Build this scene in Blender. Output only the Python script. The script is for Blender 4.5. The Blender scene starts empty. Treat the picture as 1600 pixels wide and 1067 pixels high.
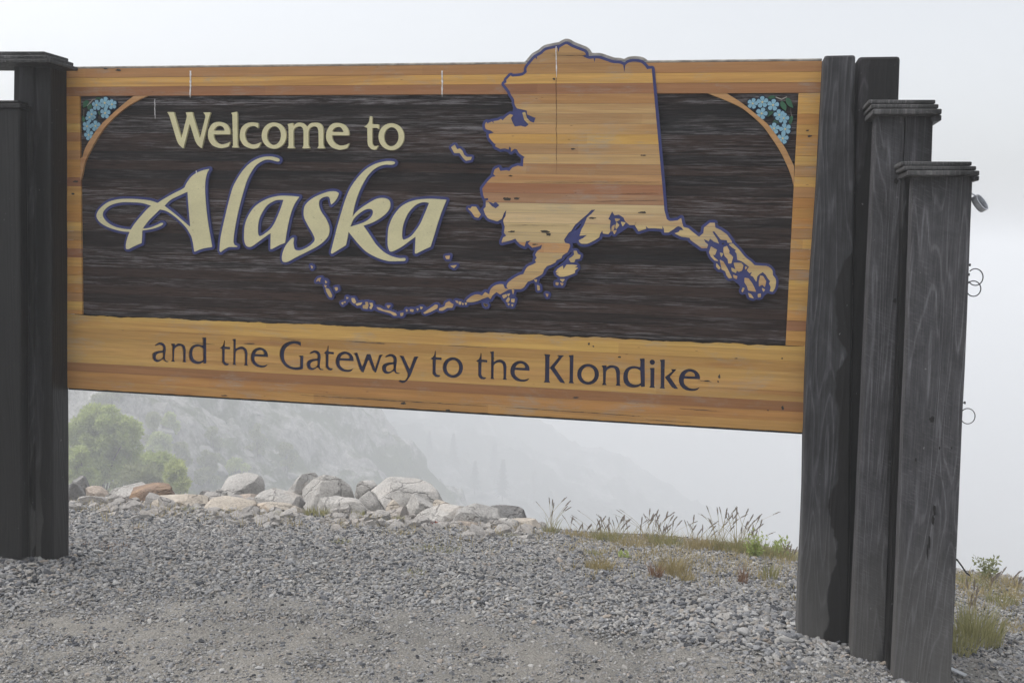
import bpy, bmesh, math, random
import numpy as np
from mathutils import Vector, Matrix, noise as mnoise
SC = bpy.context.scene
COL = SC.collection
rng = np.random.default_rng(7)
random.seed(7)
R = math.radians

# ------------------------------------------------------------------ camera
F = 1600.0                                   # focal length in photograph pixels (1600 wide)
CX, CY, CZ, YAW, PIT, ROL = 1.4595, -4.6248, 1.695, -0.2051, -0.0916, 0.0265
_f = np.array([math.sin(YAW)*math.cos(PIT), math.cos(YAW)*math.cos(PIT), math.sin(PIT)])
_r = np.array([math.cos(YAW), -math.sin(YAW), 0.0]); _u = np.cross(_r, _f)
RT = math.cos(ROL)*_r + math.sin(ROL)*_u; UP = -math.sin(ROL)*_r + math.cos(ROL)*_u; FW = _f
CAM = np.array([CX, CY, CZ])
cd = bpy.data.cameras.new('camera'); cam = bpy.data.objects.new('camera', cd); COL.objects.link(cam)
cd.sensor_width = 36; cd.lens = 36.0; cd.clip_start = .05; cd.clip_end = 3000
m = Matrix.Identity(4)
for i in range(3):
    m[i][0] = RT[i]; m[i][1] = UP[i]; m[i][2] = -FW[i]; m[i][3] = CAM[i]
cam.matrix_world = m
SC.camera = cam
# ------------------------------------------------------------------ light
SUN_EL, SUN_AZ = R(62), R(266)
w = bpy.data.worlds.new('World'); SC.world = w; w.use_nodes = True
nt = w.node_tree; nt.nodes.clear()
out = nt.nodes.new('ShaderNodeOutputWorld'); bg = nt.nodes.new('ShaderNodeBackground')
sky = nt.nodes.new('ShaderNodeTexSky'); sky.sky_type = 'NISHITA'; sky.sun_disc = False
sky.sun_elevation = SUN_EL; sky.sun_rotation = SUN_AZ; sky.air_density = 1.0; sky.dust_density = 4.0
hs = nt.nodes.new('ShaderNodeHueSaturation'); hs.inputs['Saturation'].default_value = .22
nt.links.new(sky.outputs[0], hs.inputs['Color']); nt.links.new(hs.outputs[0], bg.inputs['Color'])
bg.inputs['Strength'].default_value = .114
nt.links.new(bg.outputs[0], out.inputs['Surface'])
sd = bpy.data.lights.new('sun', 'SUN'); sun = bpy.data.objects.new('sun', sd); COL.objects.link(sun)
sd.energy = .7; sd.angle = R(75); sd.color = (1, .97, .93)
# sun_rotation is measured clockwise from +Y
sdir = Vector((math.sin(SUN_AZ)*math.cos(SUN_EL), math.cos(SUN_AZ)*math.cos(SUN_EL), math.sin(SUN_EL)))
sun.rotation_euler = sdir.to_track_quat('Z', 'Y').to_euler()
vs = SC.view_settings; SC.display_settings.display_device = 'sRGB'
vs.view_transform = 'Standard'; vs.look = 'None'; vs.gamma = 1; vs.exposure = 1.03; vs.use_curve_mapping = False
SC.render.engine = 'CYCLES'
SC.cycles.use_denoising = True
SC.cycles.max_bounces = 8; SC.cycles.diffuse_bounces = 3; SC.cycles.volume_bounces = 2
SC.cycles.volume_step_rate = 1.0

# ------------------------------------------------------------------ helpers
def ray(px, py):
    return FW + RT*(px-800)/F - UP*(py-533.5)/F
def at(px, py, v):                            # point seen at (px, py) at depth v along the view axis
    return CAM + ray(px, py)*v
def onY(px, py, y):                           # point seen at (px, py) on the plane Y = y
    d = ray(px, py); return CAM + d*((y-CAM[1])/d[1])
def proj(p):
    d = np.asarray(p)-CAM; z = d@FW
    return 800+F*(d@RT)/z, 533.5-F*(d@UP)/z
def sxz(px, py):
    p = onY(px, py, 0.0); return (p[0], p[2])

def link(o, parent=None):
    COL.objects.link(o)
    if parent is not None: o.parent = parent
    return o
def tag(o, label=None, cat=None, group=None, kind=None):
    if label: o['label'] = label
    if cat: o['category'] = cat
    if group: o['group'] = group
    if kind: o['kind'] = kind
    return o
def thing(name, label, cat, loc=(0, 0, 0), group=None):
    o = bpy.data.objects.new(name, None); o.empty_display_size = .1
    o.location = loc; COL.objects.link(o)
    return tag(o, label, cat, group)
def wcenter(parent):
    return Vector(parent.location) if parent is not None else Vector((0, 0, 0))
def obj(name, verts, faces, mat, parent=None, color=None, smooth=False, sharp=None, mesh=None):
    """one mesh object; verts in world coordinates (parents are unrotated empties or meshes at identity)"""
    off = Vector((0, 0, 0)); p = parent
    while p is not None:
        off += Vector(p.location); p = p.parent
    if mesh is None:
        mesh = bpy.data.meshes.new(name)
        v = np.asarray(verts, dtype=float)-np.array(off)
        mesh.from_pydata(v.tolist(), [], faces)
        mesh.update()
    o = bpy.data.objects.new(name, mesh)
    if mat is not None and len(mesh.materials) == 0: mesh.materials.append(mat)
    if smooth: mesh.shade_smooth()
    if sharp is not None: mesh.set_sharp_from_angle(angle=R(sharp))
    link(o, parent)
    if color is not None: o.color = (*color[:3], color[3] if len(color) > 3 else 1)
    return o
def bm_obj(name, bm, mat, parent=None, **k):
    bmesh.ops.recalc_face_normals(bm, faces=bm.faces)
    bm.verts.ensure_lookup_table(); bm.faces.ensure_lookup_table()
    V = [tuple(v.co) for v in bm.verts]; Fc = [[v.index for v in f.verts] for f in bm.faces]
    bm.verts.index_update(); Fc = [[v.index for v in f.verts] for f in bm.faces]
    bm.free()
    return obj(name, V, Fc, mat, parent, **k)
def prism(quad_front, quad_back, bevel=0.0, cuts=0, wob=0.0, seed=0):
    """bmesh hexahedron from 4 front and 4 back corner points (same order)"""
    bm = bmesh.new()
    a = [bm.verts.new(tuple(p)) for p in quad_front]; b = [bm.verts.new(tuple(p)) for p in quad_back]
    bm.faces.new(a); bm.faces.new(b[::-1])
    for i in range(4):
        j = (i+1) % 4; bm.faces.new((a[j], a[i], b[i], b[j]))
    bmesh.ops.recalc_face_normals(bm, faces=bm.faces)
    if bevel: bmesh.ops.bevel(bm, geom=list(bm.edges), offset=bevel, segments=2 if bevel > .003 else 1, affect='EDGES', profile=.5)
    if cuts:
        lo = [e for e in bm.edges if abs(e.verts[0].co.z-e.verts[1].co.z) > .5]
        bmesh.ops.subdivide_edges(bm, edges=lo, cuts=cuts, use_grid_fill=True)
        for v in bm.verts:
            n = mnoise.noise_vector(Vector((seed*3.1, seed*1.7, v.co.z*2.3)))
            n2 = mnoise.noise_vector(Vector((v.co.x*5+seed, v.co.y*5, v.co.z*9)))
            v.co.x += wob*(n.x+.35*n2.x); v.co.y += wob*.5*(n.y+.3*n2.y)
    return bm
def box(x0, x1, y0, y1, z0, z1, bevel=0.0, **k):
    q = lambda y: [(x0, y, z0), (x1, y, z0), (x1, y, z1), (x0, y, z1)]
    return prism(q(y0), q(y1), bevel, **k)

# ---- path language: "x,y" smooth point, "x,y!" corner, "@K" crop K the coordinates were read in
CR = {'A': (250, 160, 8), 'B': (440, 160, 8), 'C': (130, 230, 5.3333), 'E': (400, 230, 5.3333),
      'G1': (220, 515, 6.957), 'G2': (430, 520, 6.957), 'G3': (650, 530, 6.957), 'G4': (840, 530, 5.714),
      'M': (680, 50, 4.2105), 'N': (680, 200, 4.2105), 'P': (720, 340, 5.3333), 'Q': (980, 310, 5.3333),
      'R': (480, 380, 5.3333), 'X': (0, 0, 1), 'L': (100, 100, 6.67), 'S': (1080, 90, 5.3333)}
def parse(s, crop='X'):
    pts, cor = [], []
    for t in s.split():
        if t[0] == '@': crop = t[1:]; continue
        c = t.endswith('!'); x, y = map(float, t.rstrip('!').split(','))
        ox, oy, k = CR[crop]; pts.append((ox+x/k, oy+y/k)); cor.append(c)
    return pts, cor
def smooth(pts, cor, step=1.6):
    n = len(pts); P = np.array(pts); out = []
    for i in range(n):
        a, b = P[i], P[(i+1) % n]
        if cor[i] and cor[(i+1) % n]: out.append(a); continue
        ta = (b-a) if cor[i] else (b-P[i-1])/2
        tb = (b-a) if cor[(i+1) % n] else (P[(i+2) % n]-a)/2
        L = np.linalg.norm(b-a); k = max(2, int(L/step)+1)
        ta = ta*min(1, 1.3*L/(np.linalg.norm(ta)+1e-9)); tb = tb*min(1, 1.3*L/(np.linalg.norm(tb)+1e-9))
        for j in range(k):
            t = j/k; t2, t3 = t*t, t*t*t
            out.append(a*(2*t3-3*t2+1)+ta*(t3-2*t2+t)+b*(3*t2-2*t3)+tb*(t3-t2))
    return out
def loop(s, crop='X'):
    p, c = parse(s, crop); return [tuple(q) for q in smooth(p, c)]
def ell(cx, cy, rx, ry, crop='X', n=40, tilt=0):
    ox, oy, k = CR[crop]; r = []
    for i in range(n):
        a = 2*math.pi*i/n; x, y = rx*math.cos(a), ry*math.sin(a)
        r.append((ox+(cx+x*math.cos(tilt)-y*math.sin(tilt))/k, oy+(cy+x*math.sin(tilt)+y*math.cos(tilt))/k))
    return r
def refit(loops, box_, crop):                  # place a copy of a glyph into another bounding box
    ox, oy, k = CR[crop]; x0, y0, x1, y1 = box_
    A = np.array([p for l in loops for p in l]); a0, a1 = A.min(0), A.max(0)
    t0 = np.array([ox+x0/k, oy+y0/k]); t1 = np.array([ox+x1/k, oy+y1/k])
    return [[tuple(t0+(np.array(p)-a0)/(a1-a0)*(t1-t0)) for p in l] for l in loops]
def to_sign(loops): return [[sxz(*p) for p in l] for l in loops]

def fill(name, loops, y0, y1, mat, parent=None, color=None, raw=False):
    """fill 2-D loops (x, z), holes by even-odd, front face at y0 and back at y1"""
    cu = bpy.data.curves.new('tmp', 'CURVE'); cu.dimensions = '2D'; cu.fill_mode = 'BOTH'; cu.extrude = abs(y1-y0)/2
    for l in loops:
        sp = cu.splines.new('POLY'); sp.points.add(len(l)-1)
        flat = []
        for p in l: flat += [p[0], p[1], 0, 1]
        sp.points.foreach_set('co', flat); sp.use_cyclic_u = True
    o = bpy.data.objects.new('tmp', cu)
    me = bpy.data.meshes.new_from_object(o)
    bpy.data.objects.remove(o); bpy.data.curves.remove(cu)
    bm = bmesh.new(); bm.from_mesh(me); bpy.data.meshes.remove(me)
    yc = (y0+y1)/2
    for v in bm.verts: v.co = Vector((v.co.x, yc-v.co.z, v.co.y))
    bmesh.ops.remove_doubles(bm, verts=bm.verts, dist=1e-5)
    if raw: return bm
    return bm_obj(name, bm, mat, parent, color=color)

# ---- signed distance offsetting of outlines
def sdf_contour(shapes, off, res=.0025, strokes=(), stroke_r=0.0, extra=()):
    """shapes: list of [loops]; returns the outline of their union grown by off (round joins)"""
    allp = np.array([p for s in list(shapes)+list(extra) for l in s for p in l]+[q for st in strokes for q in st])
    lo = allp.min(0)-off-stroke_r-4*res; hi = allp.max(0)+off+stroke_r+4*res
    nx, nz = (np.ceil((hi-lo)/res)).astype(int)+1
    X = lo[0]+np.arange(nx)*res; Z = lo[1]+np.arange(nz)*res
    reach = off+5*res
    def dist_field(segs, reach):
        D = np.full((nz, nx), reach+res)
        for a, b in segs:
            a = np.array(a); b = np.array(b)
            m0 = np.minimum(a, b)-reach; m1 = np.maximum(a, b)+reach
            i0, j0 = np.maximum(((m0-lo)/res).astype(int), 0); i1, j1 = np.minimum(((m1-lo)/res).astype(int)+2, (nx, nz))
            if i1 <= i0 or j1 <= j0: continue
            px = X[i0:i1][None, :]-a[0]; pz = Z[j0:j1][:, None]-a[1]; d = b-a; L = d@d+1e-12
            t = np.clip((px*d[0]+pz*d[1])/L, 0, 1)
            q = np.hypot(px-t*d[0], pz-t*d[1]); D[j0:j1, i0:i1] = np.minimum(D[j0:j1, i0:i1], q)
        return D
    def inside(loops):
        I = np.zeros((nz, nx), bool)
        for l in loops:
            A = np.array(l); B = np.roll(A, -1, 0)
            for a, b in zip(A, B):
                if a[1] == b[1]: continue
                z0, z1 = min(a[1], b[1]), max(a[1], b[1])
                j0 = int(np.ceil((z0-lo[1])/res)); j1 = int(np.ceil((z1-lo[1])/res))
                if j1 <= j0: continue
                zz = Z[j0:j1]; xx = a[0]+(zz-a[1])*(b[0]-a[0])/(b[1]-a[1])
                k = np.ceil((xx-lo[0])/res).astype(int).clip(0, nx)
                for jj, kk in zip(range(j0, j1), k): I[jj, kk:] ^= True
        return I
    segs = [(l[i-1], l[i]) for s in shapes for l in s for i in range(len(l))]
    D = dist_field(segs, reach); I = np.zeros_like(D, bool)
    for s in shapes: I |= inside(s)
    S = np.where(I, -D, D)-off
    if strokes:
        D2 = dist_field([(st[i], st[i+1]) for st in strokes for i in range(len(st)-1)], stroke_r+5*res)-stroke_r
        S = np.minimum(S, D2)
    if extra:
        segs = [(l[i-1], l[i]) for s in extra for l in s for i in range(len(l))]
        D3 = dist_field(segs, 5*res); I3 = np.zeros_like(I)
        for s in extra: I3 |= inside(s)
        S = np.minimum(S, np.where(I3, -D3, D3))
    S[S == 0] = 1e-7
    # marching squares
    sg = S < 0
    key = {}
    c = sg[:-1, :-1].astype(int)+2*sg[:-1, 1:]+4*sg[1:, 1:]+8*sg[1:, :-1]
    nxt = {}
    T = {1: [(3, 0)], 2: [(0, 1)], 3: [(3, 1)], 4: [(1, 2)], 5: [(3, 2), (1, 0)], 6: [(0, 2)], 7: [(3, 2)],
         8: [(2, 3)], 9: [(2, 0)], 10: [(0, 3), (2, 1)], 11: [(2, 1)], 12: [(1, 3)], 13: [(1, 0)], 14: [(0, 3)]}
    for j, i in zip(*np.nonzero((c > 0) & (c < 15))):
        for e0, e1 in T[int(c[j, i])]:
            ids = []
            for e in (e0, e1):
                ids.append((0, j, i) if e == 0 else (1, j, i+1) if e == 1 else (0, j+1, i) if e == 2 else (1, j, i))
            nxt[ids[0]] = ids[1]
    def pos(e):
        h, j, i = e
        if h == 0:
            a, b = S[j, i], S[j, i+1]; return (X[i]+res*a/(a-b), Z[j])
        a, b = S[j, i], S[j+1, i]; return (X[i], Z[j]+res*a/(a-b))
    loops = []
    while nxt:
        s, e = nxt.popitem(); l = [s]
        while e != s and e in nxt:
            l.append(e); e = nxt.pop(e)
        if len(l) > 8:
            A = np.array([pos(q) for q in l])
            A = (np.roll(A, 1, 0)+2*A+np.roll(A, -1, 0))/4
            loops.append([tuple(p) for p in (A[::2] if len(A) > 40 else A)])
    return loops

# ------------------------------------------------------------------ materials
def mat_new(name, rough=.85, spec=.3):
    m = bpy.data.materials.new(name); m.use_nodes = True; t = m.node_tree
    b = t.nodes['Principled BSDF']; b.inputs['Roughness'].default_value = rough
    b.inputs['Specular IOR Level'].default_value = spec
    return m, t, b
class NB:
    def __init__(s, t): s.t = t
    def n(s, ty, **k):
        x = s.t.nodes.new(ty)
        for a, v in k.items(): setattr(x, a, v)
        return x
    def l(s, a, b): s.t.links.new(a, b)
    def objcoord(s, scale, rand=True):
        tc = s.n('ShaderNodeTexCoord'); mp = s.n('ShaderNodeMapping'); mp.inputs['Scale'].default_value = scale
        if rand:
            oi = s.n('ShaderNodeObjectInfo'); ma = s.n('ShaderNodeMath', operation='MULTIPLY'); ma.inputs[1].default_value = 57.3
            s.l(oi.outputs['Random'], ma.inputs[0]); ad = s.n('ShaderNodeVectorMath', operation='ADD')
            cb = s.n('ShaderNodeCombineXYZ'); s.l(ma.outputs[0], cb.inputs[0]); s.l(ma.outputs[0], cb.inputs[1]); 
            s.l(tc.outputs['Object'], mp.inputs[0]); s.l(mp.outputs[0], ad.inputs[0]); s.l(cb.outputs[0], ad.inputs[1])
            return ad.outputs[0]
        s.l(tc.outputs['Object'], mp.inputs[0]); return mp.outputs[0]
    def noise(s, vec, scale=1, detail=4, rough=.55, dist=0, out='Fac'):
        x = s.n('ShaderNodeTexNoise'); x.inputs['Scale'].default_value = scale; x.inputs['Detail'].default_value = detail
        x.inputs['Roughness'].default_value = rough; x.inputs['Distortion'].default_value = dist
        s.l(vec, x.inputs['Vector']); return x.outputs[out]
    def ramp(s, fac, stops, interp='LINEAR'):
        x = s.n('ShaderNodeValToRGB'); x.color_ramp.interpolation = interp
        el = x.color_ramp.elements
        while len(el) < len(stops): el.new(.5)
        for e, (p, c) in zip(el, stops):
            e.position = p; e.color = (*c, 1) if isinstance(c, tuple) else (c, c, c, 1)
        s.l(fac, x.inputs[0]); return x.outputs[0]
    def mix(s, fac, a, b, mode='MIX'):
        x = s.n('ShaderNodeMix', data_type='RGBA', blend_type=mode); x.clamp_factor = True
        for v, k in ((fac, 0), (a, 6), (b, 7)):
            if hasattr(v, 'links') or hasattr(v, 'is_linked'): s.l(v, x.inputs[k])
            elif k == 0: x.inputs[0].default_value = v
            else: x.inputs[k].default_value = (*v, 1) if isinstance(v, tuple) else (v, v, v, 1)
        return x.outputs[2]
    def math(s, op, a, b=0.0):
        x = s.n('ShaderNodeMath', operation=op)
        for v, k in ((a, 0), (b, 1)):
            if hasattr(v, 'links'): s.l(v, x.inputs[k])
            else: x.inputs[k].default_value = v
        return x.outputs[0]
    def bump(s, h, bsdf, strength=.5, dist=.003, normal=None):
        x = s.n('ShaderNodeBump'); x.inputs['Strength'].default_value = strength; x.inputs['Distance'].default_value = dist
        s.l(h, x.inputs['Height'])
        if normal is not None: s.l(normal, x.inputs['Normal'])
        s.l(x.outputs[0], bsdf.inputs['Normal']); return x.outputs[0]

def m_cedar():
    m, t, b = mat_new('varnished_cedar', .62, .25); N = NB(t)
    oi = N.n('ShaderNodeObjectInfo')
    tc = N.n('ShaderNodeTexCoord')
    g = N.noise(N.objcoord((1.6, 8, 60)), 1, 6, .6, .4)
    fine = N.noise(N.objcoord((6, 60, 420)), 1, 3, .6)
    ring = N.noise(N.objcoord((.9, 3, 16)), 1, 3, .5, 1.2)
    rw = N.math('SINE', N.math('MULTIPLY', ring, 70.0))
    gr = N.mix(.35, N.ramp(g, [(.3, .80), (.55, 1.0), (.8, 1.12)]), N.ramp(rw, [(0, .93), (1, 1.04)]), 'MULTIPLY')
    c = N.mix(1.0, oi.outputs['Color'], gr, 'MULTIPLY')
    c = N.mix(.35, c, N.ramp(fine, [(.3, .7), (.6, 1.1)]), 'MULTIPLY')
    # lengths of different board colour along a row (jointed strips)
    sx = N.n('ShaderNodeSeparateXYZ'); N.l(tc.outputs['Object'], sx.inputs[0])
    fl = N.math('FLOOR', N.math('ADD', N.math('MULTIPLY', sx.outputs[0], 1.15), N.math('MULTIPLY', oi.outputs['Random'], 91.7)))
    wn = N.n('ShaderNodeTexWhiteNoise', noise_dimensions='1D'); N.l(fl, wn.inputs['W'])
    c = N.mix(.8, c, N.ramp(wn.outputs['Value'], [(0, (.92, .86, .80)), (.4, (1.04, 1.0, .95)), (1, (1.14, 1.14, 1.0))]), 'MULTIPLY')
    # orange-brown streaks, grey weathered patches, small knots
    st = N.noise(N.objcoord((.8, 4, 14)), 1, 5, .6, .8)
    c = N.mix(N.ramp(st, [(.52, 0.0), (.70, .55)]), c, (.30, .115, .04))
    wx = N.noise(N.objcoord((3.0, 5, 7), False), 1, 6, .7, .3); wy = N.noise(N.objcoord((12, 30, 160)), 1, 4, .7)
    wf = N.math('MULTIPLY', N.ramp(wx, [(.53, 0.0), (.68, 1.0)]), N.ramp(wy, [(.40, 0.1), (.60, 1.0)]))
    c = N.mix(N.math('MULTIPLY', wf, .6), c, (.33, .31, .27))
    kx = N.n('ShaderNodeTexVoronoi'); kx.inputs['Scale'].default_value = 1; kx.inputs['Randomness'].default_value = 1
    N.l(N.objcoord((7, 7, 30)), kx.inputs['Vector'])
    kn = N.ramp(kx.outputs['Distance'], [(.02, .7), (.06, 0.0)])
    c = N.mix(kn, c, (.07, .04, .022))
    N.l(c, b.inputs['Base Color'])
    N.bump(N.math('ADD', g, N.math('MULTIPLY', fine, .5)), b, .35, .002)
    N.l(N.ramp(wf, [(0, .55), (1, .9)]), b.inputs['Roughness'])
    return m
def m_field():
    m, t, b = mat_new('sandblasted_dark_wood', .8, .25); N = NB(t)
    oi = N.n('ShaderNodeObjectInfo')
    v1 = N.objcoord((3.2, 5, 130)); v2 = N.objcoord((10, 8, 300))
    a = N.noise(v1, 1, 6, .68, .9); bb = N.noise(v2, 1, 4, .7, .4)
    big = N.noise(N.objcoord((1.6, 3, 12)), 1, 4, .65, .5)
    s = N.math('ADD', N.math('MULTIPLY', a, .55), N.math('MULTIPLY', bb, .45))
    br = N.math('ADD', N.ramp(big, [(.38, 0.0), (.62, .6)]), N.math('MULTIPLY', oi.outputs['Alpha'], .9))
    base = N.mix(br, (.014, .013, .014), (.040, .023, .018))
    base = N.mix(N.ramp(s, [(.40, 1.0), (.48, 0.0)]), base, (.004, .0035, .0035))  # grooves darkened in the colour, standing in for relief shade
    wear = N.math('MULTIPLY', N.ramp(s, [(.495, 0.0), (.57, 1.0)]), N.ramp(N.math('ADD', big, N.math('MULTIPLY', N.math('SUBTRACT', oi.outputs['Random'], .5), .25)), [(.40, .08), (.58, 1.0)]))
    c = N.mix(N.math('MULTIPLY', wear, .8), base, (.19, .18, .188))
    c = N.mix(1.0, c, oi.outputs['Color'], 'MULTIPLY')
    N.l(c, b.inputs['Base Color'])
    N.bump(s, b, 1.0, .012)
    return m
def m_stained(name, dark, light, lo=.48, hi=.52, saw=True, wig=1.6):
    m, t, b = mat_new(name, .75, .3); N = NB(t)
    oi = N.n('ShaderNodeObjectInfo')
    v = N.objcoord((2.2, 2.2, 1.5)); big = N.noise(v, 1, 5, .5, .5)
    tcg = N.n('ShaderNodeTexCoord'); sg = N.n('ShaderNodeSeparateXYZ'); N.l(tcg.outputs['Generated'], sg.inputs[0])
    # share of the width that has dried to grey (object alpha), with a meandering edge
    sh = N.math('SUBTRACT', N.math('MULTIPLY', oi.outputs['Alpha'], 1.0), sg.outputs[0])
    f = N.ramp(N.math('ADD', N.math('ADD', N.math('MULTIPLY', N.math('SUBTRACT', big, .5), wig), sh), .5), [(lo, 0.0), (hi, 1.0)])
    grain = N.noise(N.objcoord((220, 160, 5)), 1, 4, .65, .5)
    ring = N.math('SINE', N.math('MULTIPLY', N.noise(N.objcoord((7, 7, .55)), 1, 2, .5, .5), 95.0))
    bl = N.noise(N.objcoord((20, 14, 3)), 1, 5, .65)
    dk = N.mix(N.ramp(bl, [(.35, 0.0), (.7, 1.0)]), dark, tuple(x*2.1 for x in dark))
    c = N.mix(f, dk, light)
    c = N.mix(.45, c, N.ramp(grain, [(.34, .35), (.5, 1.0), (.68, 1.9)]), 'MULTIPLY')
    c = N.mix(.45, c, N.ramp(ring, [(0, .55), (.8, 1.0), (1, 2.2)]), 'MULTIPLY')
    mot = N.noise(N.objcoord((11, 11, 6)), 1, 6, .7, .6)
    c = N.mix(.8, c, N.ramp(mot, [(.32, .62), (.5, 1.0), (.7, 1.5)]), 'MULTIPLY')
    h = N.math('ADD', N.math('MULTIPLY', grain, .6), N.math('MULTIPLY', ring, .18))
    if saw:
        m0 = N.n('ShaderNodeMapping'); m0.inputs['Rotation'].default_value = (0, R(-24), 0)
        mp = N.n('ShaderNodeMapping'); mp.inputs['Scale'].default_value = (26, 26, 170)
        tc = N.n('ShaderNodeTexCoord'); N.l(tc.outputs['Object'], m0.inputs[0]); N.l(m0.outputs[0], mp.inputs[0])
        sw = N.noise(mp.outputs[0], 1, 3, .6); msk = N.ramp(N.noise(N.objcoord((4, 4, 2.5)), 1, 3, .5), [(.42, 0.0), (.62, 1.0)])
        swm = N.math('MULTIPLY', N.ramp(sw, [(.52, 0.0), (.68, 1.0)]), msk)
        c = N.mix(N.math('MULTIPLY', swm, .4), c, tuple(min(1, x*2.0+.02) for x in light))
        h = N.math('ADD', h, N.math('MULTIPLY', sw, .8))
    sp = N.noise(N.objcoord((60, 60, 40)), 1, 2, .5)
    c = N.mix(N.ramp(sp, [(.74, 0.0), (.78, .5)]), c, (.28, .28, .28))
    c = N.mix(1.0, c, oi.outputs['Color'], 'MULTIPLY')
    # rain-splashed grit on the lowest part
    tc2 = N.n('ShaderNodeNewGeometry'); sz = N.n('ShaderNodeSeparateXYZ'); N.l(tc2.outputs['Position'], sz.inputs[0])
    zz = N.math('ADD', sz.outputs[2], N.math('MULTIPLY', bl, .5))
    c = N.mix(N.math('MULTIPLY', N.ramp(zz, [(.2, 1.0), (.95, 0.0)]), N.math('ADD', N.math('MULTIPLY', f, .55), .06)), c, (.125, .12, .11))
    N.l(c, b.inputs['Base Color']); N.bump(h, b, .5, .004)
    N.l(N.ramp(f, [(0, .5), (1, .85)]), b.inputs['Roughness'])
    return m
def m_paint(name, col, var=.12, rough=.6, spots=None):
    m, t, b = mat_new(name, rough, .3); N = NB(t)
    n1 = N.noise(N.objcoord((6, 6, 14), False), 1, 6, .6); n2 = N.noise(N.objcoord((120, 120, 220), False), 1, 3, .6)
    c = N.mix(1.0, col, N.ramp(n1, [(.3, 1-var), (.7, 1+var)]), 'MULTIPLY')
    c = N.mix(.5, c, N.ramp(n2, [(.3, .85), (.6, 1.05)]), 'MULTIPLY')
    if spots:
        s = N.noise(N.objcoord((55, 55, 80), False), 1, 3, .6)
        c = N.mix(N.ramp(s, [(.68, 0.0), (.74, .7)]), c, spots)
    N.l(c, b.inputs['Base Color']); N.bump(n2, b, .25, .0015)
    return m
def m_simple(name, col, rough=.7, metal=0, var=.25, scale=20):
    m, t, b = mat_new(name, rough, .3); N = NB(t); b.inputs['Metallic'].default_value = metal
    n1 = N.noise(N.objcoord((scale,)*3), 1, 4, .6)
    N.l(N.mix(1.0, col, N.ramp(n1, [(.3, 1-var), (.7, 1+var)]), 'MULTIPLY'), b.inputs['Base Color'])
    return m
def m_rock():
    m, t, b = mat_new('granite', .9, .2); N = NB(t); oi = N.n('ShaderNodeObjectInfo')
    n1 = N.noise(N.objcoord((3,)*3), 1, 7, .65, .4); n2 = N.noise(N.objcoord((60,)*3), 1, 4, .7); n3 = N.noise(N.objcoord((1.6, 1.6, 2.6)), 1, 5, .6, .6)
    c = N.mix(1.0, oi.outputs['Color'], N.ramp(n1, [(.3, .78), (.5, 1.0), (.75, 1.15)]), 'MULTIPLY')
    c = N.mix(N.math('MULTIPLY', N.ramp(n3, [(.53, 0.0), (.7, .8)]), oi.outputs['Alpha']), c, (.44, .28, .15))
    c = N.mix(.8, c, N.ramp(n2, [(.32, .62), (.5, 1.0), (.7, 1.2)]), 'MULTIPLY')
    cr = N.n('ShaderNodeTexVoronoi', feature='DISTANCE_TO_EDGE'); cr.inputs['Scale'].default_value = 1
    vv = N.n('ShaderNodeVectorMath', operation='ADD'); nn = N.noise(N.objcoord((3,)*3), 1, 4, .6, 0, 'Color')
    N.l(N.objcoord((2.2, 2.2, 3.2)), vv.inputs[0]); N.l(nn, vv.inputs[1]); N.l(vv.outputs[0], cr.inputs['Vector'])
    ck = N.ramp(cr.outputs['Distance'], [(0, 1.0), (.03, 0.0)])
    c = N.mix(N.math('MULTIPLY', ck, .22), c, (.12, .115, .11))
    N.l(c, b.inputs['Base Color'])
    N.bump(N.math('ADD', N.math('MULTIPLY', n1, 1.2), N.math('SUBTRACT', N.math('MULTIPLY', n2, .25), N.math('MULTIPLY', ck, .3))), b, .8, .05)
    return m
def m_leaf(name, c1, c2, trans=.25):
    m, t, b = mat_new(name, .6, .25); N = NB(t)
    tc = N.n('ShaderNodeTexCoord'); n1 = N.noise(tc.outputs['Object'], 3.5, 4, .7)
    g = N.n('ShaderNodeNewGeometry')
    f = N.math('ADD', N.math('MULTIPLY', n1, .7), N.math('MULTIPLY', g.outputs['Random Per Island'], .35))
    N.l(N.ramp(f, [(.3, c1), (.75, c2)]), b.inputs['Base Color'])
    tr = N.n('ShaderNodeBsdfTranslucent'); mx = N.n('ShaderNodeMixShader'); mx.inputs[0].default_value = trans
    tr.inputs[0].default_value = (*c2, 1)
    o = [x for x in t.nodes if x.type == 'OUTPUT_MATERIAL'][0]
    N.l(b.outputs[0], mx.inputs[1]); N.l(tr.outputs[0], mx.inputs[2]); N.l(mx.outputs[0], o.inputs[0])
    return m
CEDAR = m_cedar(); FIELD = m_field()
BLACKWOOD = m_stained('black_stained_timber', (.0034, .0032, .0034), (.046, .046, .050), saw=False)
GREYWOOD = m_stained('grey_weathered_timber', (.010, .010, .0105), (.066, .065, .069), .38, .62, True, 1.3)
RIM = m_simple('weathered_edge', (.33, .31, .28), .9, var=.4)
BACKING = m_simple('backing', (.03, .025, .02), .9)
CREAM = m_paint('cream_paint', (.60, .555, .335), .07, .6, (.16, .14, .09))
BLUE = m_paint('blue_paint', (.036, .044, .16), .16, .55, (.10, .10, .12))
BLUEDK = m_paint('carved_blue_paint', (.020, .023, .065), .45, .6, (.10, .13, .24))
PETAL = m_paint('petal_blue', (.23, .43, .55), .12, .6)
INK = m_paint('petal_outline', (.012, .03, .06), .1, .7)  # dark outline paint around the petals
CENTER = m_paint('flower_yellow', (.62, .55, .30), .1, .6)
GREEN = m_paint('leaf_green', (.035, .12, .065), .3, .7)
WHITE = m_simple('droppings', (.62, .6, .6), .9, var=.4, scale=60)
STEEL = m_simple('steel', (.66, .68, .72), .3, .45, .15)
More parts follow.
